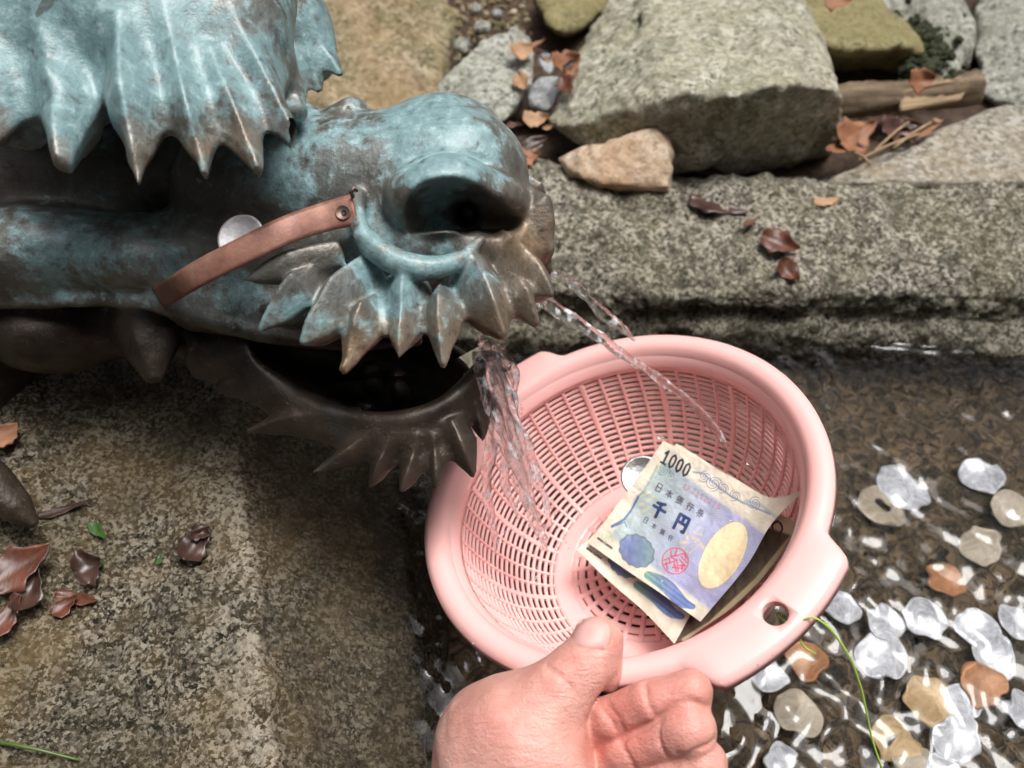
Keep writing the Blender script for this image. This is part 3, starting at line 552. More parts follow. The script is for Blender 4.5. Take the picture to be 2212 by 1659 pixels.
# the log: a round weathered limb with a split, hollow right end
lg = thing('log', 'short weathered driftwood log with a split hollow end under the rock', 'log', P(1960, 240, .70))
a, b = P(1800, 222, .705), P(2112, 190, .695); n = 40; ax = (b - a) / np.linalg.norm(b - a); up = np.array([0, -.3, .95]); up -= ax * (up @ ax); up /= np.linalg.norm(up); sd = np.cross(ax, up); V = []
for i in range(n):
    t = i / (n - 1); c = a + (b - a) * t; r = .0135 + .001 * math.sin(9 * t)
    for k in range(24):
        g_ = 2 * math.pi * k / 24; rr = r * (1 + .06 * math.sin(5 * g_ + 6 * t) + .04 * rng.normal()); q = c + rr * (math.cos(g_) * up + math.sin(g_) * sd)
        cutl = max(0, (t - .72) / .28); hgt = (q - c) @ sd
        if cutl > 0 and hgt < r * (.2 - 1.1 * cutl) : q = q - sd * (hgt - r * (.2 - 1.1 * cutl)) * .9
        V.append(q)
V.append(a); V.append(b); F = [tuple(f[::-1]) for f in np.array([(i * 24 + k, i * 24 + (k + 1) % 24, (i + 1) * 24 + (k + 1) % 24, (i + 1) * 24 + k) for i in range(n - 1) for k in range(24)])]
F += [(n * 24, k, (k + 1) % 24) for k in range(24)] + [(n * 24 + 1, (n - 1) * 24 + (k + 1) % 24, (n - 1) * 24 + k) for k in range(24)]
child('bark', V, F, M['wood'], lg)
sp_ = []; c0, c1 = P(1950, 197, .688), P(2118, 170, .683); c2, c3 = P(2075, 215, .683), P(1945, 240, .688)
q = loft([[c0, (c0 + c1) / 2 + up * .002, c1], [(c0 + c3) / 2 + sd * -.004, (c0 + c1 + c2 + c3) / 4 - sd * .005, (c1 + c2) / 2 - sd * .003], [c3, (c2 + c3) / 2, c2]], 10, 24)
o = child('split_face', q.reshape(-1, 3), grid_faces(10, 24), M['split'], lg); md = o.modifiers.new('t', 'SOLIDIFY'); md.thickness = .005

# ------------------------------------------------------------------ dragon
dr = thing('dragon_fountain', 'bronze dragon head spout with turquoise patina and spiky whiskers', 'fountain', P(300, 700, .47))
def patina(V):
    d = -V[:, 2]; u = V[:, 0] / d * FPX + CU; v = -V[:, 1] / d * FPX + CV; patina_sheen = np.zeros(len(V)); we = np.zeros(len(V))
    for (x, y, r, a) in [(80, 60, 260, .95), (330, 60, 190, .7), (120, 200, 90, .3), (480, 120, 120, .4), (240, 575, 220, .45), (600, 320, 130, .3), (760, 330, 90, .25), (560, 690, 100, .3), (740, 660, 110, .2), (930, 690, 110, .2), (250, 240, 60, .15), (430, 200, 60, .3), (560, 60, 80, -.1), (650, 60, 90, .75), (700, 130, 60, .5), (880, 260, 90, .75), (1000, 270, 110, .5), (1050, 330, 90, .35),  # patina amounts; on the brow dome they also paint its sky reflection
                         (940, 370, 90, .6), (800, 480, 50, .8), (860, 540, 60, .5), (960, 560, 60, .6), (880, 615, 60, .55), (760, 590, 60, .35), (1000, 625, 45, .35), (690, 350, 110, .25), (620, 400, 80, .45), (500, 690, 90, .5), (400, 590, 80, .2), (100, 560, 120, .35),
                         (640, 650, 40, .3), (690, 690, 35, .3), (850, 640, 30, .4), (640, 290, 70, .1), (960, 420, 50, .3), (1050, 590, 50, .3), (826, 660, 25, .5), (30, 1080, 60, .4)]:
        patina_sheen += a * np.exp(-((u - x) ** 2 + (v - y) ** 2) / r ** 2)
    for (x, y, r, a) in [(1130, 540, 60, 1), (1170, 500, 45, 1), (1120, 640, 50, .7), (960, 720, 60, .6), (860, 720, 60, .6), (770, 740, 60, .8), (300, 330, 60, .5), (420, 320, 50, .6), (520, 300, 50, .8), (150, 310, 60, .5), (30, 300, 80, .5), (870, 470, 60, .2)]:
        we += a * np.exp(-((u - x) ** 2 + (v - y) ** 2) / r ** 2)
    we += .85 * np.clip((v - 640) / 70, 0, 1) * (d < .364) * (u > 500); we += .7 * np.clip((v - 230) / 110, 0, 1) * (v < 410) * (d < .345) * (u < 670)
    jaw_shade = np.clip((v - 640) / 60, 0, 1) * np.clip((d - .362) / .02, 0, 1); patina_sheen -= .55 * jaw_shade; patina_sheen -= .3 * np.clip((d - .40) / .03, 0, 1) * (u < 700) * (v > 230) * (v < 480)  # muzzle shade painted dark on jaw and throat, patina thinned there and in socket
    return {'patina': patina_sheen, 'wear': we, 'jaw_shade': jaw_shade}
# --- muzzle, cheek and skull
mz = Field(C3(-480, 900, .33) * [1.1, 1, 1] - [.02, .04, .19], [.05, .165, -.30], .0012)
E = mz.ell; 
def el(f, u, v, d, ru, rv, rd, k=.008, own=0, rot=0, cut=False): f.ell(C3(u, v, d), (px(ru, d), px(rv, d), rd), k, own, rot, cut)
def co(f, u, v, d, r, u2, v2, d2, r2, k=.008, own=0, cut=False): f.cone(C3(u, v, d), C3(u2, v2, d2), px(r, d), px(r2, d2), k, own, cut)
def tb(f, pts, r, k=.004, own=0, cut=False): f.tube([C3(*p) for p in pts], [px(x, pts[0][2]) for x in np.atleast_1d(r)], k, own, cut)
co(mz, 520, 405, .415, 140, 930, 405, .402, 165, .010)           # bridge
el(mz, 1000, 390, .400, 142, 150, .034, .012)                    # nose bulb
el(mz, 960, 262, .412, 100, 45, .020, .014)
el(mz, 915, 545, .400, 235, 90, .036, .012)                     # whisker pad
el(mz, 1090, 540, .405, 90, 95, .030, .010)
el(mz, 160, 410, .480, 500, 200, .060, .012)                     # skull behind the brow
co(mz, -420, 560, .43, 100, 480, 552, .412, 88, .016); el(mz, 60, 540, .41, 150, 78, .022, .016); el(mz, 330, 560, .402, 150, 62, .018, .016); el(mz, 600, 560, .408, 150, 95, .022, .012); el(mz, -220, 790, .50, 300, 190, .06, .02)             # cheek fold, then the neck mass, extended off-frame to darken the rock
co(mz, 430, 650, .405, 66, 760, 690, .400, 66, .012)             # upper lip under the strap
tb(mz, [(-300, 660, .42), (150, 648, .408), (330, 655, .400), (480, 700, .393), (620, 732, .391), (760, 745, .392), (900, 735, .394)], [14, 16, 16, 16, 15, 14, 12], .005)
co(mz, -450, 690, .50, 130, 380, 690, .455, 80, .012)            # throat
el(mz, 110, 720, .452, 135, 88, .034, .008)
el(mz, 765, 246, .402, 32, 32, .010, .004); el(mz, 740, 260, .402, 42, 26, .010, .006)
tb(mz, [(752, 236, .392), (760, 262, .380), (764, 285, .373)], 3, .002, cut=True)
tb(mz, [(630, 225, .40), (655, 250, .40), (640, 300, .392)], [22, 28, 16], .008)
# nostril: raised comma-shaped bulge, moat round it, deep shelf under it, hole at the end of the shelf
el(mz, 955, 428, .372, 128, 92, .030, .003, rot=R(14))
el(mz, 1075, 440, .385, 66, 58, .026, .006)
tb(mz, [(862, 520, .350), (828, 470, .347), (828, 425, .348), (855, 378, .352), (915, 340, .356), (985, 328, .360), (1045, 350, .366)], 6, .005, cut=True)
tb(mz, [(770, 425, .366), (774, 480, .359), (798, 525, .356), (850, 562, .354), (921, 579, .354), (985, 565, .357), (1040, 518, .363)], [15, 22, 26, 27, 26, 21, 10], .008)
tb(mz, [(764, 530, .350), (812, 580, .346), (870, 612, .345), (925, 620, .345), (990, 607, .347), (1052, 555, .353)], 8, .006, cut=True)
tb(mz, [(868, 514, .352), (925, 520, .350), (1007, 497, .353), (1080, 500, .362), (1127, 500, .372)], [7, 9, 9, 8, 7], .003, cut=True)
_c = C3(985, 472, .350); _r = np.array([px(120, .35), px(80, .35), .040])
def shelf(X, Y, Z):
    e = np.sqrt(((X - _c[0]) / _r[0]) ** 2 + ((Y - _c[1]) / _r[1]) ** 2 + ((Z - _c[2]) / _r[2]) ** 2); return np.maximum((e - 1) * _r[1], -(Y + .185 * Z - .06 * (X - _c[0])) + 0 * X)
mz.put(_c - _r, _c + _r, shelf, .002, cut=True)
mz.ell(C3(1080, 470, .362), (px(66, .362), px(28, .362), .026), .004, 0, R(4), True)
mz.cone(C3(1000, 468, .37), C3(1012, 462, .41), px(36, .38), px(22, .40), .003, 0, True)
# whisker tufts: broad wedges fanning out of the pad, narrower kites between and behind them
WID = ((0, .9), (.5, 1), (.78, .60), (1, .14))
KITE = ((0, .12), (.42, 1), (.62, .86), (1, .17))
for i, (b, t, w, h, n_, pf, p_) in enumerate([
        ((738, 553, .363), (520, 606, .352), 30, .008, (0, .8, .8), WID, 1.5),
        ((722, 572, .364), (553, 724, .350), 42, .012, (-.25, .5, 1), KITE, 1.2),
        ((808, 598, .372), (648, 741, .345), 56, .015, (-.3, .4, 1), WID, 1.25),
        ((832, 630, .366), (741, 802, .344), 54, .014, (-.15, .3, 1), KITE, 1.15),
        ((884, 610, .374), (862, 777, .341), 60, .016, (0, .35, 1), WID, 1.25),
        ((957, 602, .366), (957, 790, .343), 50, .014, (-.1, .3, 1), KITE, 1.15),
        ((1012, 595, .375), (1090, 727, .346), 62, .017, (.15, .35, 1), WID, 1.25),
        ((1082, 582, .366), (1160, 705, .355), 38, .012, (.25, .4, 1), KITE, 1.2),
        ((1078, 555, .386), (1196, 643, .362), 50, .015, (.4, .5, 1), WID, 1.25),
        ((1100, 460, .400), (1190, 548, .388), 56, .018, (.6, .5, .8), WID, 1.7), ((1110, 420, .425), (1186, 464, .424), 30, .012, (.5, .6, .6), WID, 1.5), ((1090, 500, .405), (1190, 590, .396), 40, .014, (.5, .5, .8), WID, 1.5)]):
    mz.spike(C3(*b), C3(*t), px(w, .355), h * 1.12, 10 + i, .0022, n_, prof=pf, p=p_)
mz.spike(C3(318, 630, .43), C3(334, 820, .415), px(92, .42), .018, 30, .006, (-.2, .2, 1), prof=((0, 1), (.4, .97), (.72, .62), (1, .18)), p=1.5)
mz.noise(.0007, 60, 2, 3)
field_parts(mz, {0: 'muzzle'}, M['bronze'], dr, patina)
# --- brow frill (near and far)
bf = Field(C3(-480, 460, .32) * [1, 1, 1] - [.02, 0, .2], np.array([C3(770, 0, .47)[0], C3(0, -330, .46)[1], -.27]), .0014)
bf.ell(C3(170, 0, .402), (px(455, .402), px(228, .402), .080), .012, lean=(.50, -.44)); bf.ell(C3(330, 178, .364), (px(290, .364), px(85, .364), .028), .012, lean=(.4, -.35))
el(bf, 60, -200, .45, 480, 240, .08, .02)
bf.ell(C3(480, 30, .405), (px(142, .405), px(190, .405), .064), .015, lean=(.34, -.4))
bf.ell(C3(300, 75, .372), (px(310, .372), px(105, .372), .038), .014, lean=(.44, -.42)); bf.ell(C3(60, 60, .378), (px(260, .378), px(120, .378), .040), .014, lean=(.55, -.42))
BW = ((0, 1), (.3, 1), (.5, .86), (.75, .52), (1, .2))
for i, (b, t, w, h, n_) in enumerate([((85, 150, .352), (-45, 335, .320), 84, .022, (-.2, .5, 1)), ((166, 130, .352), (138, 356, .314), 74, .022, (-.1, .5, 1)), ((300, 120, .340), (300, 400, .310), 66, .020, (0, .5, 1)), ((395, 140, .352), (442, 374, .314), 62, .022, (.1, .5, 1)),
        ((480, 185, .346), (558, 370, .322), 52, .016, (.1, .5, 1)), ((500, 110, .362), (640, 308, .332), 54, .020, (.2, .6, 1)), ((550, 60, .385), (655, 242, .372), 46, .016, (.3, .6, 1)), ((610, 200, .385), (650, 238, .383), 22, .010, (.3, .6, 1))]):
    bf.spike(C3(*b), C3(*t), px(w, .335), h, 10 + i, .008, n_, prof=BW, p=1.35)
el(bf, 640, 50, .475, 75, 130, .03, .01, own=40, rot=R(25))
for i, (b, t, w) in enumerate([((630, 40, .470), (736, 163, .458), 50), ((650, 20, .475), (708, 108, .468), 40), ((635, 70, .465), (690, 197, .458), 50), ((600, 90, .46), (655, 212, .455), 44)]):
    bf.spike(C3(*b), C3(*t), px(w, .46), .011, 41 + i, .005, (.2, .5, 1))
el(bf, 630, 245, .374, 34, 26, .009, .005)
bf.noise(.0009, 45, 2, 6)
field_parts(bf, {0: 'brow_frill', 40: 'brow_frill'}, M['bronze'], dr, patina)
# --- lower jaw
jw = Field([C3(360, 0, .46)[0], C3(0, 1110, .42)[1], -.50], [C3(1110, 0, .42)[0], C3(0, 640, .46)[1], -.34], .0012)
el(jw, 760, 800, .435, 330, 125, .044, .010, rot=R(-12))
co(jw, 380, 700, .455, 70, 560, 780, .43, 70, .010)
el(jw, 800, 785, .405, 250, 92, .050, .006, rot=R(-10), cut=True)
lip = [(390, 700, .425), (450, 760, .415), (530, 800, .407), (650, 865, .396), (760, 900, .388), (860, 905, .384), (950, 878, .386), (1010, 830, .393), (1050, 770, .405)]
tb(jw, lip, [14, 18, 18, 17, 16, 16, 16, 16, 14], .006)
tb(jw, [(430, 800, .424), (540, 835, .412), (650, 900, .400), (760, 940, .393), (870, 945, .389), (960, 915, .392), (1025, 855, .400)], [20, 26, 30, 32, 34, 32, 24], .008)
for i, (b, t, w, h, bd) in enumerate([((590, 850, .408), (446, 848, .412), 28, .007, 12), ((720, 915, .398), (535, 932, .398), 32, .008, 10), ((810, 945, .392), (670, 1024, .386), 34, .009, -6), ((850, 950, .390), (792, 1064, .383), 26, .008, -5), ((905, 955, .389), (866, 1062, .380), 30, .009, -10),
        ((940, 950, .389), (943, 1054, .382), 28, .008, 8), ((975, 915, .390), (1023, 1033, .384), 38, .010, 4), ((1030, 880, .400), (1046, 968, .398), 24, .008, 2), ((1045, 840, .408), (1074, 920, .408), 20, .007, -6), ((425, 760, .42), (400, 790, .42), 26, .008, 0)]):
    jw.spike(C3(*b), C3(*t), px(w, .39), h, 10 + i, .004, (0, .4, 1), bend=(0, px(bd, .39), 0), prof=((0, .9), (.4, 1), (.7, .7), (1, .16)))
for i, (u, v) in enumerate([(800, 800), (860, 815)]): jw.ell(C3(u, v, .43), (px(22, .43), px(22, .43), .010), .004, 30 + i)
jw.noise(.0006, 60, 2, 8)
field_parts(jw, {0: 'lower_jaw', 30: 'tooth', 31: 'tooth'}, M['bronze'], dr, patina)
# --- claw on the rock at the left
cl = Field(C3(-170, 1180, .46) - [0, 0, .03], C3(110, 960, .38) + [0, 0, .03], .0013)
cl.spike(C3(-120, 960, .42), C3(78, 1134, .424), px(52, .42), .012, 0, .003, (-.2, .4, 1), p=1.7, prof=((0, .9), (.5, 1), (.8, .7), (1, .2)))
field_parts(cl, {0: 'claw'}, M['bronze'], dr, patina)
# --- strap
st = thing_strap = None
spath = [(768, 453, 0), (700, 470, .002), (620, 497, .006), (540, 535, .009), (450, 580, .008), (390, 615, .004), (343, 643, .0012)]
sp3 = []
for (u, v, up_) in spath:
    sp3.append([u, v, 0, up_])
hd = [min(mz.hit(u, v, .31, .46), .395) for u, v, _, _ in sp3]
dd = [hd[0] - .0014, min(hd[1], hd[0] + .001) - .003, .3475, .3455, .3475, .357, hd[6] - .0016]
cen = cr([(u, v, d) for (u, v, _, _), d in zip(sp3, dd)], 60); wid = np.interp(np.linspace(0, 1, 60), [0, .15, .6, 1], [34, 31, 28, 26]); V = []
for i in range(60):
    t2 = cen[min(i + 1, 59), :2] - cen[max(i - 1, 0), :2]; t2 /= np.linalg.norm(t2); nn = np.array([-t2[1], t2[0]])
    sk = np.interp(i / 59, [0, .12, 1], [[0], [0], [1]][0] * 3) if False else 0
    for j in range(7):
        s_ = j / 3 - 1; u, v = cen[i, :2] + nn * s_ * wid[i]; V.append(P(u, v, cen[i, 2] + .0006 * s_ * s_))
o = child('strap', np.array(V), grid_faces(60, 7), M['copper'], dr); md = o.modifiers.new('t', 'SOLIDIFY'); md.thickness = .0014; md.offset = 0
def disc(c, nrm, r, th, seg=28, hole=0, bev=.15):
    """coin-like disc: list of verts, faces around axis nrm"""
    nrm = np.array(nrm, float); nrm /= np.linalg.norm(nrm); a = np.cross(nrm, [.3, .5, .8]); a /= np.linalg.norm(a); b = np.cross(nrm, a)
    prof = [(hole, -th / 2), (r - th * bev, -th / 2), (r, -th * .2), (r, th * .2), (r - th * bev, th / 2), (r * .88, th / 2), (r * .85, th * .36), (max(hole, 1e-5) * 1.15 + 0, th * .36), (hole, th * .36)]
    V = np.array([np.asarray(c) + q[0] * (math.cos(g_) * a + math.sin(g_) * b) + q[1] * nrm for g_ in np.linspace(0, 2 * math.pi, seg, endpoint=False) for q in prof])
    m = len(prof); F = [tuple(f) for f in grid_faces(seg, m, True)]
    if hole > 0: F += [(i * m + m - 1, ((i + 1) % seg) * m + m - 1, ((i + 1) % seg) * m, i * m) for i in range(seg)]
    return V, F
VIEW = W(C3(CU, CV, 0)) - P(CU, CV, 1)
for (u, v, d) in [(741, 459, dd[0] - .0006), (362, 634, dd[6] - .0006)]:
    V, F = disc(P(u, v, d), VIEW + [0, -.1, .2], px(17, .35), .0012); rv = child('rivet', V, F, M['rivet'], dr); rv.parent = o
    V, F = disc(P(u + 2, v, d - .0007), VIEW + [0, -.1, .2], px(6, .35), .0005); child('rivet_hole', V, F, M['black'], dr).parent = o
V, F = tube_mesh([P(762, 425, dd[0] - .001), P(758, 414, dd[0] - .004), P(764, 407, dd[0] - .005), P(770, 412, dd[0] - .002)], .0009, 8); child('hook', V, F, M['rivet'], dr)
cd = min(mz.hit(490, 510, .31, .46), .40)
V, F = disc(P(520, 512, .3515), VIEW + [-.15, .15, .25], px(52, .3515), .0015, 48)
single('coin', V, F, M['alu'], 'dull grey coin tucked behind the copper strap on the dragon', 'coin')

# ------------------------------------------------------------------ colander
CR = .105; CC = np.array([0.05014, -0.04824, -0.41565]); CN = np.array([-0.3542523, 0.66247245, 0.66002694])
ex = np.cross([0, 1, 0], CN); ex /= np.linalg.norm(ex); ey = np.cross(CN, ex)
MW = Matrix(np.block([[(RM @ np.stack([ex, ey, CN], 1)), W(CC)[:, None]], [np.zeros((1, 3)), np.ones((1, 1))]]).tolist())
cl_ = thing('colander', 'pink plastic colander held over the stream with money inside', 'colander'); cl_.matrix_world = MW
def ccol(r, a, z): return np.array([r * math.cos(a), r * math.sin(a), z])
def ear(a):
    w = 0
    for c0 in (R(-34.5), R(146)):
        d = abs((a - c0 + math.pi) % (2 * math.pi) - math.pi); t = np.clip((R(25) - d) / R(7), 0, 1); w = max(w, t * t * (3 - 2 * t))
    return w
prof = [(.0898, -.0150), (.0903, -.0110), (.0913, -.0062), (.0930, -.0024), (.0952, -.0005), (.0985, .0002), (1.0, 0), (1.01, 1), (1.012, 2), (.99, 3), (.0975, -.0026), (.0948, -.0034), (.0918, -.0054), (.0897, -.0088), (.0886, -.0115), (.0880, -.0150)]
nA = 240; V = []
for i in range(nA):
    a = 2 * math.pi * i / nA; Ro = CR * (1 + .122 * ear(a))
    for (r, z) in prof:
        if r == 1.0: r, z = Ro - .0040, -.0003
        elif r == 1.01: r, z = Ro - .0008, -.0022
        elif r == 1.012: r, z = Ro, -.0068
        elif r == .99: r, z = Ro - .0022, -.0066
        V.append(ccol(r, a, z))
m_ = len(prof); F = [tuple(f) for f in grid_faces(nA, m_, True)] + [(i * m_ + m_ - 1, ((i + 1) % nA) * m_ + m_ - 1, ((i + 1) % nA) * m_, i * m_) for i in range(nA)]
rim = link('rim', mesh_np('rim', V, F), M['pink'], cl_)
bm = bmesh.new(); bm.from_mesh(rim.data); bmesh.ops.recalc_face_normals(bm, faces=bm.faces[:]); bm.to_mesh(rim.data); bm.free()
ct = bpy.data.meshes.new('cut'); bm = bmesh.new(); bmesh.ops.create_cone(bm, cap_ends=True, segments=40, radius1=.0054, radius2=.0054, depth=.03); bm.to_mesh(ct); bm.free()
cto = bpy.data.objects.new('cut', ct); COL.objects.link(cto); cto.parent = cl_; cto.location = ccol(.1062, R(-35), -.002)
bo = rim.modifiers.new('hole', 'BOOLEAN'); bo.object = cto; bo.operation = 'DIFFERENCE'; bo.solver = 'EXACT'
bpy.context.view_layer.update(); dg = bpy.context.evaluated_depsgraph_get(); me2 = bpy.data.meshes.new_from_object(rim.evaluated_get(dg)); rim.modifiers.clear(); rim.data = me2; bpy.data.objects.remove(cto)
wall = cr([(.0889, -.0145), (.0880, -.024), (.0858, -.036), (.0820, -.049), (.0762, -.061), (.0685, -.071), (.0595, -.0785), (.0555, -.0800)], 60)
def prof_strip(pr, a, wd0, wd1, th, inward):
    """a bar following the wall profile at angle a: box section"""
    V = []; n = len(pr); tg = np.gradient(pr, axis=0); tg /= np.linalg.norm(tg, axis=1)[:, None]
    for i in range(n):
        nr = np.array([tg[i, 1], -tg[i, 0]]); nr = nr if nr[0] < 0 or (abs(nr[0]) < .3 and nr[1] > 0) else -nr
        w = wd0 + (wd1 - wd0) * i / (n - 1)
        for (s_, q) in ((-1, -inward), (-1, th * .6), (-.6, th), (.6, th), (1, th * .6), (1, -inward)):
            p = pr[i] + nr * q; V.append((p[0], s_ * w, p[1]))
    V = np.array(V); ca, sa = math.cos(a), math.sin(a); V = np.stack([V[:, 0] * ca - V[:, 1] * sa, V[:, 0] * sa + V[:, 1] * ca, V[:, 2]], -1)
    F = [(i * 6 + k, i * 6 + (k + 1) % 6, (i + 1) * 6 + (k + 1) % 6, (i + 1) * 6 + k) for i in range(n - 1) for k in range(6)]
    return V, F
NR = 48; base_me = {}
for th_, (w0, w1) in (('rib', (.0009, .0008)), ('thick', (.0017, .0013))):
    V, F = prof_strip(wall[::3], 0, w0, w1, .0011, .0009); base_me[th_] = mesh_np('rib', V, F, False)
for i in range(NR):
    o = link('rib', base_me['thick' if i % 4 == 0 else 'rib'], M['pink'], cl_); o.rotation_euler = (0, 0, 2 * math.pi * i / NR)
def ring(name, r, z, tr, tz, seg=96):
    V = []; 
    for i in range(seg):
        a = 2 * math.pi * i / seg
        for k in range(8):
            g_ = 2 * math.pi * k / 8; V.append(ccol(r + tr * math.cos(g_), a, z + tz * math.sin(g_)))
    F = [(i * 8 + k, ((i + 1) % seg) * 8 + k, ((i + 1) % seg) * 8 + (k + 1) % 8, i * 8 + (k + 1) % 8) for i in range(seg) for k in range(8)]
    return link(name, mesh_np(name, V, F), M['pink'], cl_)
sl_ = np.concatenate([[0], np.cumsum(np.linalg.norm(np.diff(wall, axis=0), axis=1))]); NRing = 21
for i in range(1, NRing):
    s_ = sl_[-1] * i / NRing; r = np.interp(s_, sl_, wall[:, 0]); z = np.interp(s_, sl_, wall[:, 1]); tq = i / NRing
    ring('ring', r + .0003, z, .0009 + .0004 * tq ** 3, .00115 - .0003 * tq ** 3)
# base: solid band, radial bars and rings, a solid boss
def lathe(name, pf, seg=96, mat=None):
    V = [ccol(r, 2 * math.pi * i / seg, z) for i in range(seg) for (r, z) in pf]; m = len(pf)
    F = [tuple(f) for f in grid_faces(seg, m, True)] + [(i * m + m - 1, ((i + 1) % seg) * m + m - 1, ((i + 1) % seg) * m, i * m) for i in range(seg)]
    me = mesh_np(name, V, F); bm = bmesh.new(); bm.from_mesh(me); bmesh.ops.recalc_face_normals(bm, faces=bm.faces[:]); bm.to_mesh(me); bm.free(); me.polygons.foreach_set('use_smooth', [True] * len(me.polygons))
    return link(name, me, M['pink'], cl_)
lathe('base_band', [(.0575, -.0785), (.0555, -.0790), (.0485, -.0796), (.0468, -.0800), (.0465, -.0815), (.0500, -.0822), (.0565, -.0822), (.0580, -.0805)])
lathe('base_boss', [(.0005, -.0797), (.0080, -.0797), (.0088, -.0803), (.0088, -.0818), (.0005, -.0818)], 48)
for r in (.0135, .0190, .0245, .0300, .0355, .0410, .0455): ring('base_ring', r, -.0808, .0021, .0009)
V, F = prof_strip(np.array([(.0475, -.0806), (.03, -.0806), (.0085, -.0806)]), 0, .0016, .0008, .0010, .0008); me = mesh_np('base_bar', V, F, False)
for i in range(30):
    o = link('base_bar', me, M['pink'], cl_); o.rotation_euler = (0, 0, 2 * math.pi * i / 30)

# ------------------------------------------------------------------ bank notes
def zc(x, y): return ((1350 + x / 2.766) / 1.1573, (1050 + y / 2.766) / 1.1573)
def seg_d(x, y, a, b):
    a = np.array(a, float); b = np.array(b, float); d = b - a; t = np.clip(((x - a[0]) * d[0] + (y - a[1]) * d[1]) / (d @ d + 1e-9), 0, 1)
    return np.hypot(x - a[0] - t * d[0], y - a[1] - t * d[1])
def poly_d(x, y, pts): return np.min([seg_d(x, y, pts[i], pts[i + 1]) for i in range(len(pts) - 1)], 0)
GL = {'1': [[(.2, .25), (.55, 0), (.55, 1)], [(.15, 1), (.95, 1)]], '0': [[(.5, 0), (.14, .2), (.1, .5), (.14, .8), (.5, 1), (.86, .8), (.9, .5), (.86, .2), (.5, 0)]],
      '千': [[(.75, .05), (.45, .14), (.2, .18)], [(.02, .45), (.98, .45)], [(.5, .12), (.5, 1)]],
      '円': [[(.1, 1), (.1, .05), (.9, .05), (.9, .95), (.75, .95)], [(.5, .05), (.5, .5)], [(.1, .5), (.9, .5)]],
      '日': [[(.15, 0), (.15, 1), (.85, 1), (.85, 0), (.15, 0)], [(.15, .5), (.85, .5)]],
      '本': [[(.05, .28), (.95, .28)], [(.5, 0), (.5, 1)], [(.5, .28), (.05, .8)], [(.5, .28), (.95, .8)], [(.3, .78), (.7, .78)]],
      '銀': [[(.25, 0), (.0, .3)], [(.25, 0), (.45, .25)], [(.08, .4), (.42, .4)], [(.05, .62), (.45, .62)], [(.25, .4), (.25, .95)], [(.0, .97), (.46, .9)], [(.55, .05), (.9, .05), (.9, .5), (.55, .5)], [(.55, .28), (.9, .28)], [(.55, .05), (.55, .97), (.72, .85)], [(.7, .5), (1, .98)], [(.95, .55), (.78, .7)]],
      '行': [[(.32, 0), (.05, .3)], [(.35, .3), (.02, .62)], [(.22, .5), (.22, 1)], [(.48, .12), (.92, .12)], [(.42, .42), (1, .42)], [(.74, .42), (.74, .98), (.6, .92)]],
      '券': [[(.28, .0), (.38, .14)], [(.72, 0), (.62, .14)], [(.15, .2), (.85, .2)], [(.05, .4), (.95, .4)], [(.5, .05), (.4, .45), (.02, .75)], [(.58, .4), (.98, .72)], [(.28, .62), (.72, .62), (.66, 1), (.55, .95)], [(.48, .62), (.25, 1)]],
      'A': [[(0, 1), (.5, 0), (1, 1)], [(.2, .65), (.8, .65)]], 'F': [[(.1, 1), (.1, 0), (.9, 0)], [(.1, .5), (.7, .5)]], '3': [[(.1, 0), (.9, 0), (.45, .4), (.9, .7), (.5, 1), (.05, .88)]], '2': [[(.08, .2), (.5, 0), (.9, .25), (.08, 1), (.95, 1)]], '7': [[(.05, 0), (.95, 0), (.4, 1)]], 'D': [[(.1, 0), (.1, 1), (.6, 1), (.9, .7), (.9, .3), (.6, 0), (.1, 0)]]}
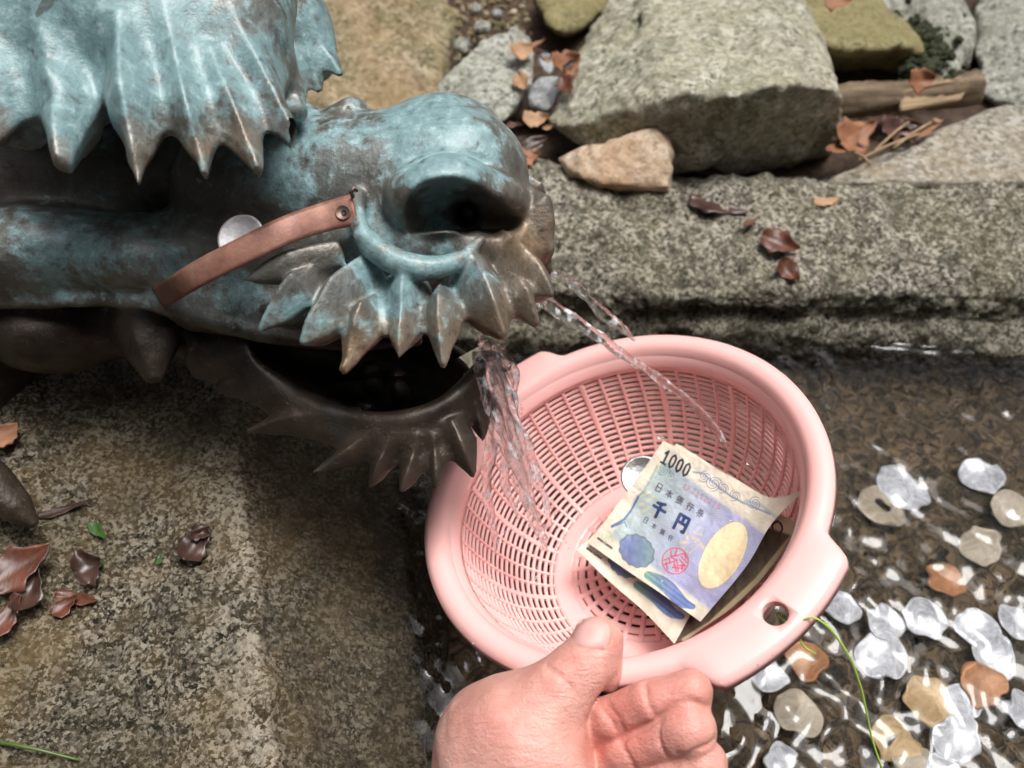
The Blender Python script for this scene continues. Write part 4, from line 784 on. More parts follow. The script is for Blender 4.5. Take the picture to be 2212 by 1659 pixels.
def ink_note(x, y, front=True):
    """printed colour of the note at print coordinates x, y"""
    n = len(x); cream = np.array([.74, .68, .55]); c = np.tile(cream, (n, 1)); nz = fbm(np.stack([x / 40, y / 40, x * 0], -1), 1, 3, 5)
    def lay(mask, col, a=1.0):
        m = np.clip(mask, 0, 1)[:, None] * a; c[:] = c * (1 - m) + np.array(col) * m
    def sm(d, w, e=2.0): return np.clip((w - d) / e + .5, 0, 1)
    e1 = np.array([.818, .575]); e2 = np.array([-.591, .807]); o = np.array([855, 140]); s = (x - o[0]) * .818 + (y - o[1]) * .575; t = -(x - o[0]) * .591 + (y - o[1]) * .807
    s2 = s + .02 * t; inside = np.minimum(np.minimum(s2 - 75, 1200 - s2), np.minimum(t - 95, 770 - t)) + 18 * np.sin(t / 60) * 0
    g_ = np.clip((s - 60) / 620, 0, 1)[:, None]; tint = (1 - g_) * np.array([.35, .47, .46]) + g_ * np.array([.34, .35, .57]); tint = np.clip(tint * (1 + .06 * nz[:, None]) * (1 + .07 * np.sin((s + 10 * np.sin(t / 13)) / 2.6) + .07 * np.sin((t + 14 * np.sin(s / 19)) / 3.1))[:, None], 0, 1)
    m = np.clip(inside / 30, 0, 1); c[:] = c * (1 - m[:, None] * .92) + tint * m[:, None] * .92
    lay(sm(np.abs(np.hypot((x - 1000) / 1.1, y - 650) - 330) - 0, 4, 40) * (s < 520), (.30, .36, .52), .25)
    # upper blue scrolls and left frame
    for (cx, cy, r0) in [(1140, 395, 45), (1200, 440, 55), (1265, 470, 40), (1345, 525, 40), (860, 345, 45), (905, 375, 25), (1480, 575, 50)]:
        th = np.arctan2(y - cy, x - cx); rr = np.hypot(x - cx, y - cy); lay(sm(np.abs(np.sin(rr / 6.0 - th * 1.5)), .45, .3) * (rr < r0), (.07, .13, .30) if cx > 1000 else (.12, .25, .22), .85)
    lay(sm(poly_d(x, y, [(1060, 360), (1130, 370), (1250, 475), (1310, 520), (1400, 570), (1520, 620), (1590, 650)]), 7, 6), (.10, .16, .36), .7)
    lay(sm(poly_d(x, y, [(1420, 560), (1530, 590), (1640, 680)]), 12, 12), (.16, .28, .40), .5)
    for off in (0, 12, 24): lay(sm(poly_d(x, y, [(700 - off, 505 + off), (640 - off * .6, 610 + off), (585 - off * .4, 690), (495, 740 - off * .3)]), 4 + off * .12, 5), (.06, .12, .28), .8)
    lay(sm(poly_d(x, y, [(495, 742), (585, 705), (600, 740)]), 5, 4), (.06, .12, .30), .9)
    lay(sm(poly_d(x, y, [(810, 320), (760, 420), (700, 520)]), 8, 8), (.16, .30, .27), .6)
    # blossom field
    for q in range(46):
        rr_ = random.Random(q); cx, cy = rr_.uniform(960, 1200), rr_.uniform(690, 920); lay(sm(np.hypot(x - cx, y - cy), 8 + q % 5, 5), (.70, .54, .30), .5 * (abs((cx - 960) * .5 - (cy - 830)) < 120))
    for q in range(22):
        cx, cy = 680 + (q * 47 % 110), 480 + (q * 89 % 170); lay(sm(np.hypot(x - cx, y - cy), 10, 5), (.66, .56, .28), .5)
    # cartouche
    th = np.arctan2(y - 905, x - 668); rr = np.hypot((x - 668) * .818 + (y - 905) * .575, (-(x - 668) * .591 + (y - 905) * .807) * 1.22); rad = 132 * (1 + .035 * np.cos(th * 12)); gg = np.clip(((x - 668) * .8 + 40) / 160, 0, 1)[:, None]
    lay(sm(rr, rad, 3), (.06, .12, .16), .85); mm = sm(rr, rad - 11, 3)[:, None]; cc_ = (1 - gg) * np.array([.16, .20, .40]) + gg * np.array([.18, .30, .26]); cc_ = cc_ * (1 + .12 * nz[:, None]); c[:] = c * (1 - mm) + cc_ * mm
    # red seal
    rr = np.hypot((x - 935) * 1.0, y - 975); lay(sm(np.abs(rr - 90), 4, 3), (.62, .04, .07), .9)
    for sg in [[(905, 905), (905, 945), (960, 935)], [(945, 895), (935, 940)], [(965, 930), (1000, 925), (1010, 960)], [(975, 945), (1015, 985)], [(855, 970), (895, 955), (900, 990)], [(860, 1000), (930, 975), (925, 1015)], [(870, 985), (880, 1030)], [(945, 960), (955, 1045)], [(965, 965), (1005, 1010), (960, 1005)], [(915, 1020), (990, 1025)], [(935, 1000), (940, 1050)], [(985, 1000), (980, 1040)], [(910, 950), (940, 970)]]:
        lay(sm(poly_d(x, y, sg), 5, 3), (.62, .04, .07), .85)
    # watermark window
    a = ((x - 1265) * .50 + (y - 935) * -.866); b = ((x - 1265) * .866 + (y - 935) * .50); rr = np.hypot(a / 255, b / 130); lay(sm(rr, 1.02, .012), (.36, .28, .26), .8); lay(sm(rr, 1, .015), (.84, .70, .44), .97); lay(sm(rr, .95, .1) * np.clip((b - 20) / 90, 0, 1), (.72, .56, .33), .6)
    # lower blue ribbon
    pl = [(745, 1075), (850, 1130), (930, 1200), (1000, 1265), (1060, 1290)]; d_ = poly_d(x, y, pl); ln = np.sin(((x - 745) * .6 - (y - 1075) * .8) / 5.0); wr_ = np.interp(x, [720, 820, 930, 1000, 1080], [26, 44, 52, 34, 14])
    cb = np.clip((x - 745) / 160, 0, 1)[:, None]; mm = sm(d_ - wr_, 0, 4)[:, None]; cc_ = ((1 - cb) * np.array([.13, .30, .27]) + cb * np.array([.07, .15, .42])) * (1 + .28 * ln[:, None]); c[:] = c * (1 - mm * .9) + cc_ * mm * .9
    lay(sm(np.abs(inside), 3, 3), (.32, .32, .36), .25)
    # lettering
    rx = np.array([.86, .52]); dn = np.array([-.44, .90])
    def glyph(ch, ox, oy, w, h, th_, col, a=1.0, rx=rx, dn=dn):
        for stv in GL[ch]:
            pts = [tuple(np.array([ox, oy]) + rx * w * gx + dn * h * gy) for gx, gy in stv]; near = poly_d(x, y, pts); lay(sm(near, th_, 2.5), col, a)
    nav = (.008, .016, .05)
    for i, ch in enumerate('1000'): glyph(ch, 872 + i * 48, 205 + i * 29, 40, 92, 7.5, nav)
    for i, ch in enumerate('日本銀行券'): glyph(ch, 815 + i * 71, 432 + i * 44, 46, 52, 4.2, (.05, .05, .09), .95)
    for (ch, ox, oy) in (('千', 808, 545), ('円', 965, 640)): glyph(ch, ox, oy, 92, 112, 11.5, (.010, .032, .13))
    for i, ch in enumerate('日本銀行'): glyph(ch, 726 + i * 57, 668 + i * 41, 32, 36, 3.0, (.05, .05, .10), .9)
    for i, ch in enumerate('AF311272D'): glyph(ch, 1000 + i * 29.5, 438 + i * 17.6, 18, 36, 2.6, (.52, .14, .16), .8)
    lay(sm(seg_d(x, y, (402, 818), (495, 885)), 8, 3), (.03, .03, .04), .95)
    for q in range(4): lay(sm(np.abs(np.hypot(x - 465 - 26 * math.cos(q * 1.57 + .5), y - 815 - 26 * math.sin(q * 1.57 + .5)) - 16), 3, 3), (.40, .52, .30), .7)
    return np.clip(c * 1.0 + 0 * cream, 0, 1)
def patch(name, ctl, n, m, label, inkfn, off=(0, 0), th=.00012):
    Gc = np.array(ctl, float); A = np.array([cr(r, m) for r in Gc]); Bq = cr(A.reshape(len(Gc), -1), n).reshape(n, m, 3); q = Bq.reshape(-1, 3)
    wr_ = .0011 * fbm(q * [1, 1, 0] / 55, 1, 4, 3) + .0007 * np.sin((q[:, 0] * .6 + q[:, 1]) / 17.)* fbm(q * [1, 1, 0] / 90, 1, 1, 8); V = np.array([P(u, v, d + w) for (u, v, d), w in zip(q, wr_)])
    o = single(name, V, grid_faces(n, m), M['note'], label, 'banknote')
    zx = (q[:, 0] * 1.1573 - 1350) * 2.766 - off[0]; zy = (q[:, 1] * 1.1573 - 1050) * 2.766 - off[1]; c = inkfn(zx, zy)
    at = o.data.attributes.new('ink', 'FLOAT_COLOR', 'POINT'); at.data.foreach_set('color', np.concatenate([c, np.ones((len(c), 1))], 1).astype(np.float32).ravel()); return o
# rows: left edge to right edge; each from top to bottom
patch('banknote', [[(1433, 952, .455), (1384, 1022, .4555), (1330, 1095, .4545), (1271, 1173, .452)], [(1506, 990, .446), (1447, 1064, .4465), (1394, 1140, .445), (1348, 1228, .436)], [(1590, 1035, .434), (1530, 1108, .434), (1472, 1188, .428), (1428, 1282, .418)],
                   [(1668, 1075, .420), (1612, 1128, .4215), (1556, 1212, .413), (1488, 1325, .404)], [(1744, 1054, .398), (1668, 1130, .407), (1612, 1223, .400), (1513, 1343, .397)]], 400, 330,
      'folded 1000 note printed in blue and violet, top one, with curled right edge', ink_note)
patch('banknote', [[(1462, 958, .4595), (1378, 1050, .4610), (1310, 1130, .4590), (1246, 1187, .4560)], [(1530, 1000, .452), (1450, 1090, .4530), (1380, 1180, .4500), (1312, 1252, .4425)], [(1600, 1050, .441), (1530, 1130, .4420), (1460, 1220, .4350), (1392, 1322, .4250)],
                   [(1680, 1090, .430), (1620, 1150, .4285), (1540, 1245, .4200), (1457, 1391, .4060)]], 260, 200,
      'second folded 1000 note peeking out below and left of the top note', ink_note, (-75, 70))
def ink_shade_back(x, y):  # dark back print with the shade inside the fold painted in
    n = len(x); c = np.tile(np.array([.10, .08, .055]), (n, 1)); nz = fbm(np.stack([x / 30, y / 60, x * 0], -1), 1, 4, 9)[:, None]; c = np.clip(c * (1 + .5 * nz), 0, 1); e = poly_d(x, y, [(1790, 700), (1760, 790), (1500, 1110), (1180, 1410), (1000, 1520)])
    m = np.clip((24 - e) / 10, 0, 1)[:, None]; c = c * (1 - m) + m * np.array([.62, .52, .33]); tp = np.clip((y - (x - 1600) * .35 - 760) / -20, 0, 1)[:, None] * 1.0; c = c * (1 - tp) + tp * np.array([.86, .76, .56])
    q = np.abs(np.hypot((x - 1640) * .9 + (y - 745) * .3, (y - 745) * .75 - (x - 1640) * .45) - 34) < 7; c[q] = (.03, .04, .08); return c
patch('banknote', [[(1560, 1060, .440), (1500, 1180, .4430), (1470, 1290, .4300), (1440, 1380, .4130)], [(1640, 1090, .428), (1590, 1200, .4310), (1540, 1300, .4180), (1458, 1384, .4075)], [(1700, 1118, .4150), (1680, 1190, .4175), (1600, 1295, .4080), (1470, 1384, .4040)], [(1723, 1132, .4060), (1706, 1172, .4070), (1622, 1280, .4000), (1480, 1384, .4015)]], 160, 140,
      'third note opened out at the right with shade painted on its inner side', ink_shade_back)
V, F = disc(P(1388, 1030, .4615), RM @ (CN + [.15, -.35, .25]), .0122, .0017, 40); single('coin', V, F, M['nickel'], 'silvery coin half hidden behind the top banknote in the colander', 'coin')

# ------------------------------------------------------------------ hand
hf = Field(C3(820, 2150, .33) * [1, 1, 1] + [0, 0, -.13], np.array([C3(1640, 0, .38)[0], C3(0, 1290, .33)[1], -.265]), .0011)
def fin(pts, k=.004, own=0):
    for a, b in zip(pts, pts[1:]): co(hf, *a, *b, k, own)
def knk(u, v, d, ru, rv, rd, k=.006, rot=0): el(hf, u, v, d, ru, rv, rd, k, 0, rot)
# thumb
fin([(1297, 1388, .345, 42), (1258, 1440, .341, 50), (1205, 1492, .339, 55), (1135, 1560, .340, 80)], .010)
el(hf, 1292, 1386, .3430, 47, 50, .0082, .006, rot=R(20)); knk(1314, 1440, .350, 30, 58, .009)
fin([(1135, 1560, .345, 82), (1100, 1640, .350, 120), (1080, 1800, .360, 165), (1040, 2100, .375, 175)], .018)
knk(1075, 1545, .352, 88, 62, .020, .014); knk(1165, 1640, .338, 102, 98, .020, .016); knk(1010, 1605, .358, 62, 74, .02, .014); knk(1200, 1760, .345, 95, 140, .03, .016)
# fingers: palm side up, pressed against the outside of the rim
fin([(1190, 1650, .372, 60), (1262, 1590, .352, 52), (1325, 1552, .338, 48), (1402, 1515, .330, 46), (1494, 1493, .326, 46)], .0014)
fin([(1190, 1750, .372, 62), (1275, 1680, .352, 56), (1350, 1622, .337, 52), (1425, 1594, .329, 51), (1482, 1577, .324, 54)], .0014)
knk(1488, 1574, .322, 55, 54, .0095)
fin([(1200, 1850, .372, 62), (1310, 1760, .345, 56), (1390, 1702, .334, 53), (1455, 1672, .327, 52), (1518, 1650, .322, 53)], .0014)
fin([(1215, 1940, .37, 55), (1340, 1860, .345, 50), (1440, 1800, .333, 47), (1500, 1770, .328, 46)], .0014)
def crease(pts, r=2.2, d0=.29, d1=.40, k=.0022, dep=.0):
    q = [(u, v, hf.hit(u, v, d0, d1) + dep) for u, v in pts]; hf.tube([C3(*p) for p in q], px(r, .34), k, 0, True)
crease([(1392, 1478), (1400, 1515), (1418, 1556)], 2.4); crease([(1300, 1530), (1322, 1560), (1342, 1598)], 3.2); crease([(1312, 1522), (1334, 1552), (1352, 1590)], 1.8)
crease([(1428, 1548), (1424, 1590), (1440, 1632)], 2.4); crease([(1345, 1612), (1362, 1640), (1375, 1668)], 3)
crease([(1465, 1625), (1462, 1665), (1475, 1700)], 2.2); 
for pts in ([(1238, 1352), (1235, 1378), (1250, 1400), (1280, 1409), (1310, 1402), (1320, 1378)],): crease(pts, 1.6, k=.0012)
crease([(1180, 1440), (1210, 1462), (1236, 1490)], 1.0, k=.0025); 
crease([(1340, 1603), (1380, 1577), (1420, 1553), (1452, 1529), (1490, 1517), (1530, 1530)], 3.2, k=.003)
crease([(1375, 1700), (1420, 1672), (1455, 1650), (1500, 1624), (1542, 1600)], 3.2, k=.003)
hf.noise(.00035, 90, 2, 4)
hp = single('person_tmp', [[0, 0, 0]], [], M['skin'])
bpy.data.objects.remove(hp)
Vh, Fh, Nh, _ = hf.mesh(); og = P(1060, 2000, .36)
me = mesh_np('hand', W(Vh) - og, Fh); d_ = -Vh[:, 2]; u_ = Vh[:, 0] / d_ * FPX + CU; v_ = -Vh[:, 1] / d_ * FPX + CV; rd = np.zeros(len(Vh))
for (x, y, r, a) in [(1380, 1520, 70, .55), (1330, 1570, 60, .7), (1480, 1500, 60, .5), (1440, 1600, 60, .35), (1390, 1640, 50, .6), (1510, 1560, 40, .3), (1240, 1450, 50, .4), (1180, 1480, 40, .35), (1310, 1370, 30, .3), (1275, 1418, 30, .45), (1330, 1390, 22, .4), (1050, 1580, 80, .35), (1150, 1640, 80, .25), (1540, 1640, 50, .4), (1290, 1620, 40, .5)]: rd += a * np.exp(-((u_ - x) ** 2 + (v_ - y) ** 2) / r ** 2)
a = me.attributes.new('red', 'FLOAT', 'POINT'); a.data.foreach_set('value', rd.astype(np.float32)); set_normals(me, Nh @ RM.T)
hd_o = link('person', me, M['skin']); hd_o.location = og; tag(hd_o, 'bare left hand gripping the colander rim, thumb on top and fingers curled', 'person')
wc = lambda x, y, z: (np.array([x, y, z]) - [0, 0, CAMZ]) @ RM
bdy = Field(np.min([wc(x, y, z) for x in (-.5, .5) for y in (-1.0, -.05) for z in (-.05, .95)], 0), np.max([wc(x, y, z) for x in (-.5, .5) for y in (-1.0, -.05) for z in (-.05, .95)], 0), .014)  # unseen photographer's body, added to block sky light behind the camera
bdy.ell(wc(.02, -.62, .50), (.24, .20, .28), .05); bdy.cone(wc(.02, -.62, .30), wc(.02, -.56, .72), .19, .17, .06)
wr0 = C3(1020, 2350, .385); bdy.cone(wr0, wc(-.10, -.30, .12), .045, .06, .03); bdy.cone(wc(-.10, -.30, .12), wc(-.19, -.54, .66), .06, .085, .04)
bdy.cone(wc(.20, -.20, .40), wc(.24, -.40, .30), .045, .06, .03); bdy.cone(wc(.24, -.40, .30), wc(.23, -.56, .66), .06, .085, .04)
Vb, Fb, Nb, _ = bdy.mesh(); g = G('dark blue jacket'); g.set(Base_Color=g.ramp(g.noise(30, 4), [(.3, (.02, .025, .04)), (.7, (.035, .045, .07))]), Roughness=.85); jk = link('unseen_jacket', mesh_np('unseen_jacket', W(Vb) - og, Fb), g.m, hd_o)
bdy.f[:] = .04; bdy.ell(wc(.03, -.48, .86), (.075, .095, .11), .02); bdy.mesh
Vb, Fb, Nb, _ = bdy.mesh(); g = G('dark hair'); g.set(Base_Color=(.012, .01, .009, 1), Roughness=.6); link('unseen_hair', mesh_np('unseen_hair', W(Vb) - og, Fb), g.m, hd_o)  # unseen head completing the added body
# thumbnail
def nail(cu, cv, au, av, rot, d0, d1):
    n, m = 17, 17; V = []
    for i in range(n):
        for j in range(m):
            a, b = (i / (n - 1) * 2 - 1), (j / (m - 1) * 2 - 1)
            r_ = max(abs(a), abs(b)); q = math.hypot(a, b); f = r_ / q if q > 0 else 0; f = f * .65 + .35 * 1; sx, sy = a * (f if q else 1), b * (f if q else 1)
            x, y = sx * au, sy * av; u = cu + x * math.cos(rot) - y * math.sin(rot); v = cv + x * math.sin(rot) + y * math.cos(rot); d = hf.hit(u, v, d0, d1)
            V.append(P(u, v, d - .0010 * (1 - max(abs(a), abs(b)) ** 4) - .00005))
    return np.array(V), grid_faces(n, m)[:, ::-1]
V, F = nail(1279, 1369, 39, 33, R(8), .29, .40); child('thumbnail', V, F, M['nail'], hd_o)

# ------------------------------------------------------------------ green string
sr = thing('string', 'lime green nylon string knotted through the handle hole of the colander', 'string', P(1718, 1350, .34))
def sline(pts, r, name):
    V, F = tube_mesh(cr([P(*p) for p in pts], 14 * len(pts)), r, 6); child(name, V, F, M['string'], sr)
sline([(1682, 1330, .352), (1694, 1342, .344), (1710, 1350, .3385), (1722, 1356, .3370)], .00045, 'loop')
sline([(1718, 1350, .337), (1740, 1337, .334), (1765, 1337, .332), (1800, 1366, .332), (1835, 1420, .335), (1858, 1480, .34), (1872, 1540, .345), (1885, 1600, .35), (1912, 1680, .355)], .00042, 'long_tail')
sline([(1722, 1354, .336), (1726, 1375, .336), (1738, 1398, .338), (1762, 1412, .34)], .00035, 'short_tail')
sline([(1712, 1360, .3372), (1718, 1350, .3362), (1724, 1343, .3372), (1720, 1352, .3360), (1713, 1356, .337)], .0011, 'knot')

# ------------------------------------------------------------------ coins on the pool bed
coins = [(1948, 1052, 62, 'coin_white', 0, 'big bright white coin under water, right of the colander rim'), (2115, 1032, 48, 'coin_white', 0, 'bright white coin highest at the right under water'), (1905, 1095, 58, 'coin_tan', 1, 'greyish tan coin with a dark hole below the big white coin'), (2172, 1105, 50, 'coin_tan', 0, 'tan coin near the right edge, below the highest white coin'),
         (2118, 1185, 46, 'coin_tan', 0, 'light tan coin above the orange brown one'), (2046, 1258, 48, 'coin_copper', 0, 'orange brown coin alone in the dark water'), (1912, 1348, 48, 'coin_white', 0, 'round white coin nearest the green string bend'), (1998, 1338, 50, 'coin_white', 0, 'very bright white coin right of the round white one'),
         (2108, 1362, 44, 'coin_white', 0, 'bluish white coin stacked above another near the right edge'), (2145, 1425, 54, 'coin_white', 0, 'bluish white coin lying lower in the overlapping pair'), (2192, 1345, 46, 'coin_white', 0, 'white coin cut by the right edge'), (2118, 1478, 52, 'coin_copper', 0, 'orange copper coin touching the white overlapping pair'),
         (2012, 1512, 58, 'coin_brass', 0, 'large tan brass coin overlapping a white coin'), (2088, 1512, 48, 'coin_white', 0, 'white coin half under the large tan one'), (1905, 1415, 58, 'coin_white', 0, 'pale blue-white coin below the round white one'), (1928, 1598, 56, 'coin_brass', 1, 'brass coin with a centre hole near the bottom right'),
         (2068, 1592, 56, 'coin_white', 0, 'grey-white coin left of the bottom right corner'), (1985, 1655, 52, 'coin_tan', 0, 'tan coin cut by the bottom edge'), (2035, 1668, 46, 'coin_white', 0, 'white coin cut by the bottom edge'), (1658, 1462, 44, 'coin_white', 0, 'white coin just below the colander handle'),
         (1722, 1540, 46, 'coin_tan', 0, 'dim grey tan coin below the colander'), (1745, 1432, 44, 'coin_copper', 0, 'dim brown coin under the short string end'), (1690, 1640, 34, 'coin_white', 0, 'small bluish coin near the bottom, right of the fingers'), (1815, 1312, 46, 'coin_white', 0, 'bluish coin beside the colander handle, broken by ripples'), (2212, 1540, 44, 'coin_white', 0, 'white coin at the right edge, lower one')]
for i, (u, v, r, mt, ho, lb) in enumerate(coins):
    z = -.046 + .0014 * (i % 4); p = PZ(u, v, z * .72); p[2] = z; rr = px(r, DZ(v, z * .72)) * .91; q = random.Random(i)
    V, F = disc(p, (q.uniform(-.2, .2), q.uniform(-.25, .1), 1), rr, .0016, 36, rr * .24 if ho else 0)
    single('coin', V, F, M[mt], lb, 'coin')

# ------------------------------------------------------------------ leaves on the left rock
def lleaf(u0, v0, u1, v1, wd_, mt, lb, cl=.4, tl=(0, 0), dz=.004, name='leaf', cat='leaf'):
    a, L, c = wang(u0, v0, u1, v1, .058); z = left_z(c[0], c[1]); a, L, c = wang(u0, v0, u1, v1, z + dz); c[2] = max(left_z(c[0], c[1]), z) + dz; return leaf(name, c, a, L, wd_, mt, lb, tl, cl, cat)
lleaf(-30, 1270, 112, 1180, .022, 'leaf_red', 'glossy wet red brown leaf by the left edge', .5, (.3, 0), .007)
lleaf(45, 1330, 85, 1230, .014, 'leaf_dark', 'black wet pod-like leaf beside the red brown leaf', 1.0, (.2, 0), .006)
lleaf(120, 1290, 215, 1300, .008, 'leaf_red', 'thin red leaf blade lying flat on the granite', .4, (0, 0), .003)
lleaf(115, 1330, 170, 1290, .010, 'leaf_red', 'curled red shred just below the thin red blade', .6, (0, 0), .003)
lleaf(-20, 1380, 45, 1290, .012, 'leaf_red', 'narrow red leaf cut by the left edge, lower one', .5, (.2, 0), .006)
lleaf(165, 1240, 220, 1210, .022, 'leaf_dark', 'dark curled leaf lump right of the red brown leaf', .8, (.3, 0), .005)
lleaf(395, 1210, 450, 1140, .016, 'leaf_dark', 'dark wet maple-like leaf near the granite ridge', .7, (.3, 0), .004)
lleaf(415, 1150, 455, 1155, .010, 'leaf_dark', 'small dark leaf lobe next to the granite ridge', .7, (0, .2), .004)
lleaf(193, 1130, 230, 1164, .006, 'leaf_green', 'small bright green leaf on the mossy granite', .3, (0, 0), .003)
lleaf(190, 1218, 225, 1222, .010, 'leaf_green', 'dim green leaf lying above the dark leaf lump', .3, (0, 0), .002)
lleaf(341, 1220, 347, 1196, .003, 'leaf_green', 'tiny yellow-green sprout tip on the granite', .3, (0, 0), .003)
lleaf(80, 1120, 200, 1080, .005, 'leaf_dark', 'thin dark stalk on the moss by the bronze claw', .2, (0, 0), .002)
lleaf(-15, 960, 40, 915, .014, 'leaf_orange', 'brown orange leaf in the shade under the dragon at the left edge', .3, (.3, 0), .006)
a_, b_ = PZ(-20, 1600, .062), PZ(172, 1642, .056); V, F = tube_mesh(cr([a_, (a_ + b_) / 2 + [0, 0, .004], b_], 16), np.linspace(.0012, .0006, 16), 6); single('grass_stem', V, F, M['grass'], 'long green grass stem at the bottom left corner', 'grass stem')

# ------------------------------------------------------------------ water
xs = np.linspace(-.28, .75, 560); ys = np.linspace(-.30, .53, 450); X, Y = np.meshgrid(xs, ys, indexing='ij'); Zw = np.zeros_like(X)
for i in range(26):
    a = rng.uniform(-1.0, 1.0) + (0 if i % 3 else 1.5); L = rng.uniform(.008, .034); kx, ky = math.cos(a) / L, math.sin(a) / L
    wob = .35 * vnoise(X * 14 + i, Y * 14, X * 0, i); Zw += .00026 * (L / .04) ** .95 * np.sin(6.283 * (X * kx + Y * ky + wob) + rng.uniform(0, 6.28))
Zw += .0008 * fbm(np.stack([X, Y, X * 0], -1), 38, 3, 12)
sp0 = PZ(1300, 1250, 0); rr = np.hypot(X - sp0[0], Y - sp0[1]); Zw += .0009 * np.sin(rr * 6.283 / .022) * np.exp(-rr / .13)
Zw *= np.clip(1.5 - (Y - .05) * 3.1, .25, 1.35)
sa_, sb_ = PZ(1860, 738, 0), PZ(2300, 768, 0); tl_ = np.clip((X - sa_[0]) / (sb_[0] - sa_[0]), -1, 2); Zw += .0032 * np.exp(-((Y - sa_[1] - tl_ * (sb_[1] - sa_[1]) + .0015 * np.sin(X * 90)) / .0032) ** 2) * np.clip((tl_ + .05) * 8, 0, 1)
Vt = np.stack([X, Y, Zw], -1).reshape(-1, 3)
tag(link('water', mesh_np('water', Vt, grid_faces(560, 450)), M['water']), kind='structure')
def stream(name, pts, rad, label, seed, seg=12, n=90, amp=.35, fl=1.0, parent=None):
    p = cr([P(*q) for q in pts], n); r = np.interp(np.linspace(0, 1, n), np.linspace(0, 1, len(rad)), rad); V, F = tube_mesh(p, 1.0, seg); ctr = np.repeat(p, seg, 0); off = V[:n * seg] - ctr; th = np.tile(np.linspace(0, 2 * math.pi, seg, endpoint=False), n); tt = np.repeat(np.linspace(0, 1, n), seg)
    pos = ctr / .0075; w = 1 + amp * vnoise(pos[:, 0] + seed, pos[:, 1] + np.cos(th + 7 * tt) * .8, pos[:, 2] + np.sin(th + 7 * tt) * .8, seed) + amp * .6 * np.sin(2 * th + 9 * tt * (1 + seed % 3) + seed)
    V[:n * seg] = ctr + off * (np.repeat(r, seg) * np.clip(w, .25, 2))[:, None]
    if parent is None: return single(name, V, F, M['stream'], label, 'water stream')
    return child(name, V, F, M['stream'], parent)
stream('water_jet', [(1120, 640, .375), (1160, 640, .385), (1195, 665, .392), (1260, 705, .400), (1340, 760, .408), (1420, 815, .415), (1490, 868, .42), (1545, 930, .425), (1575, 975, .43)], [.0024, .0026, .0029, .0028, .0026, .0024, .0022, .0018, .0006], 'long clear water jet arcing from the muzzle into the colander', 3)
stream('water_jet', [(1150, 615, .395), (1190, 596, .402), (1220, 600, .408), (1255, 630, .414), (1300, 675, .420), (1340, 705, .425), (1370, 735, .43)], [.0020, .0021, .0024, .0025, .0024, .0020, .0008], 'short upper water jet arcing to the back rim of the colander', 5)
stream('water_jet', [(1100, 690, .385), (1140, 675, .39), (1165, 660, .392), (1180, 655, .393)], [.0012, .0022, .0020, .0012], 'small water ribbon under the rightmost whisker', 6)
fal = thing('waterfall', 'tangled clear water pouring from the dragon mouth into the colander', 'water stream', P(1100, 900, .40))
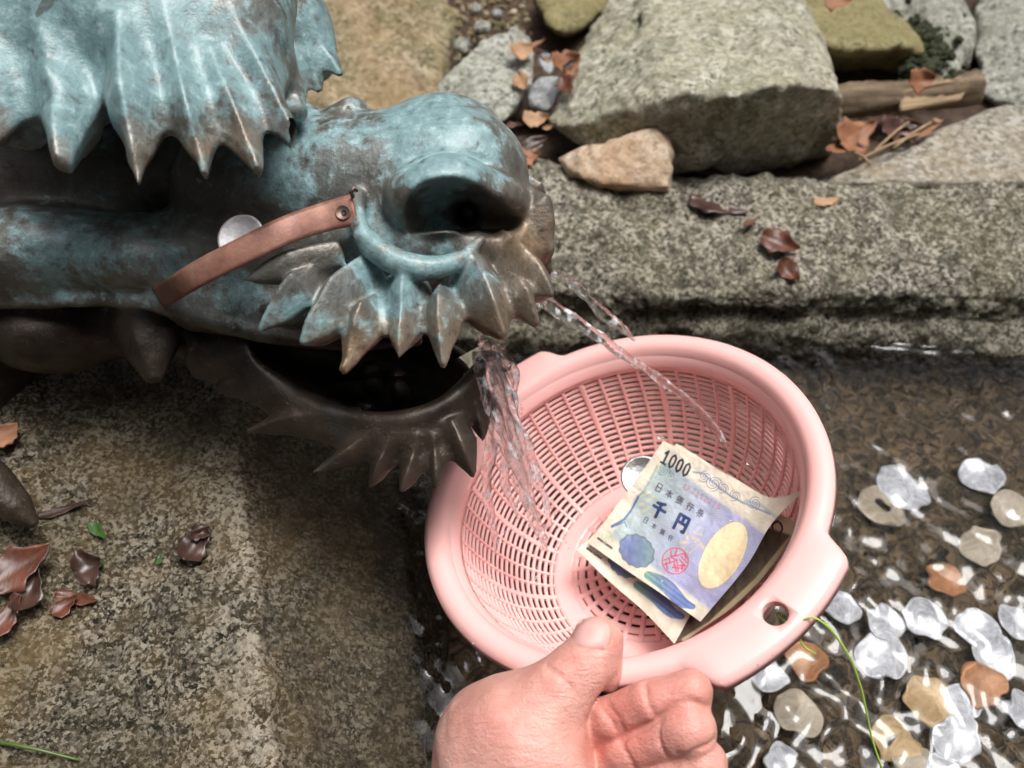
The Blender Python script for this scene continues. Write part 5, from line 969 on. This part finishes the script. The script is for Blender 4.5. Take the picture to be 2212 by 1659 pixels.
for i, pts in enumerate([[(1040, 725, .398), (1052, 770, .396), (1070, 830, .397), (1095, 900, .402), (1120, 990, .41), (1150, 1090, .425), (1175, 1180, .44)], [(1050, 735, .402), (1075, 790, .402), (1088, 860, .404), (1095, 950, .41), (1090, 1040, .418), (1120, 1120, .43)],
        [(1030, 790, .395), (1045, 840, .393), (1070, 900, .396), (1100, 970, .402), (1130, 1040, .412), (1160, 1120, .425)], [(1035, 830, .400), (1050, 900, .40), (1060, 970, .405), (1050, 1050, .412), (1065, 1130, .425), (1070, 1190, .435)],
        [(1075, 745, .405), (1100, 780, .405), (1112, 830, .406), (1105, 880, .407)], [(1060, 760, .398), (1080, 850, .399), (1112, 930, .404), (1140, 1010, .412), (1160, 1060, .42)], [(1140, 1080, .42), (1165, 1140, .43), (1180, 1190, .438)], [(1120, 1010, .414), (1130, 1070, .42), (1150, 1110, .426)], [(1044, 740, .402), (1060, 800, .401), (1074, 870, .402), (1100, 950, .407), (1128, 1030, .415), (1140, 1100, .424)], [(1060, 750, .41), (1090, 800, .41), (1108, 870, .412), (1125, 950, .416)], [(1036, 760, .393), (1040, 820, .392), (1058, 890, .395), (1085, 960, .400), (1100, 1010, .406)], [(1070, 770, .401), (1092, 850, .402), (1120, 920, .406), (1150, 1000, .413), (1178, 1080, .423), (1190, 1150, .432)]]):
    stream('strand', pts, [.0024, .0030, .0028, .0026, .0022, .0016, .0005], '', 11 + i, 14, 100, .42, parent=fal)
bm = bmesh.new(); q = random.Random(5)
for i in range(190):
    t = q.random(); u = 1050 + 130 * t + q.gauss(0, 20 + 22 * t); v = 780 + 430 * t + q.gauss(0, 30); d = .398 + .045 * t
    if i > 160: u, v, d = q.uniform(960, 1700), q.uniform(760, 1300), .40
    if i > 160:
        r3 = np.array([(u - CU) / FPX, -(v - CV) / FPX, -1]); 
        tt = ((CC - CN * .03) @ CN) / (r3 @ CN); d = tt
    bmesh.ops.create_icosphere(bm, subdivisions=2, radius=q.uniform(.0004, .0012) * (1 if i < 120 else .8), matrix=Matrix.Translation(P(u, v, d)) @ Matrix.Rotation(q.random() * 3, 4, 'X') @ Matrix.Diagonal((1, 1, q.uniform(1, 1.8), 1)))
MWn = np.array(MW)
for i in range(150):
    a = q.uniform(0, 6.283); rr_ = (CR * (1 + .122 * ear(a)) - q.choice([.0008, .0015, q.uniform(.001, .012)])); p3 = MWn[:3, :3] @ ccol(rr_, a, -.0008 if rr_ < CR * (1 + .122 * ear(a)) - .003 else -.0022) + MWn[:3, 3]; r_ = q.uniform(.00025, .0007)
    bmesh.ops.create_icosphere(bm, subdivisions=1, radius=r_, matrix=Matrix.Translation(p3) @ Matrix.Diagonal((1, 1, .7, 1)))
me = bpy.data.meshes.new('water_drops'); bm.to_mesh(me); bm.free(); me.polygons.foreach_set('use_smooth', [True] * len(me.polygons)); tag(link('water_drops', me, M['stream']), 'splashing water drops over the colander', 'water', kind='stuff')
# water standing in the mouth
z0 = P(870, 884, .396)[2]
q = loft([[PZ(700, 868, z0), PZ(780, 888, z0), PZ(870, 888, z0), PZ(955, 862, z0), PZ(1030, 800, z0)], [PZ(720, 830, z0), PZ(790, 820, z0), PZ(870, 810, z0), PZ(950, 790, z0), PZ(1040, 745, z0)]], 30, 60)
q[..., 2] += .0005 * fbm(q, 70, 2, 2); child('mouth_water', q.reshape(-1, 3), grid_faces(30, 60), M['water'], fal)
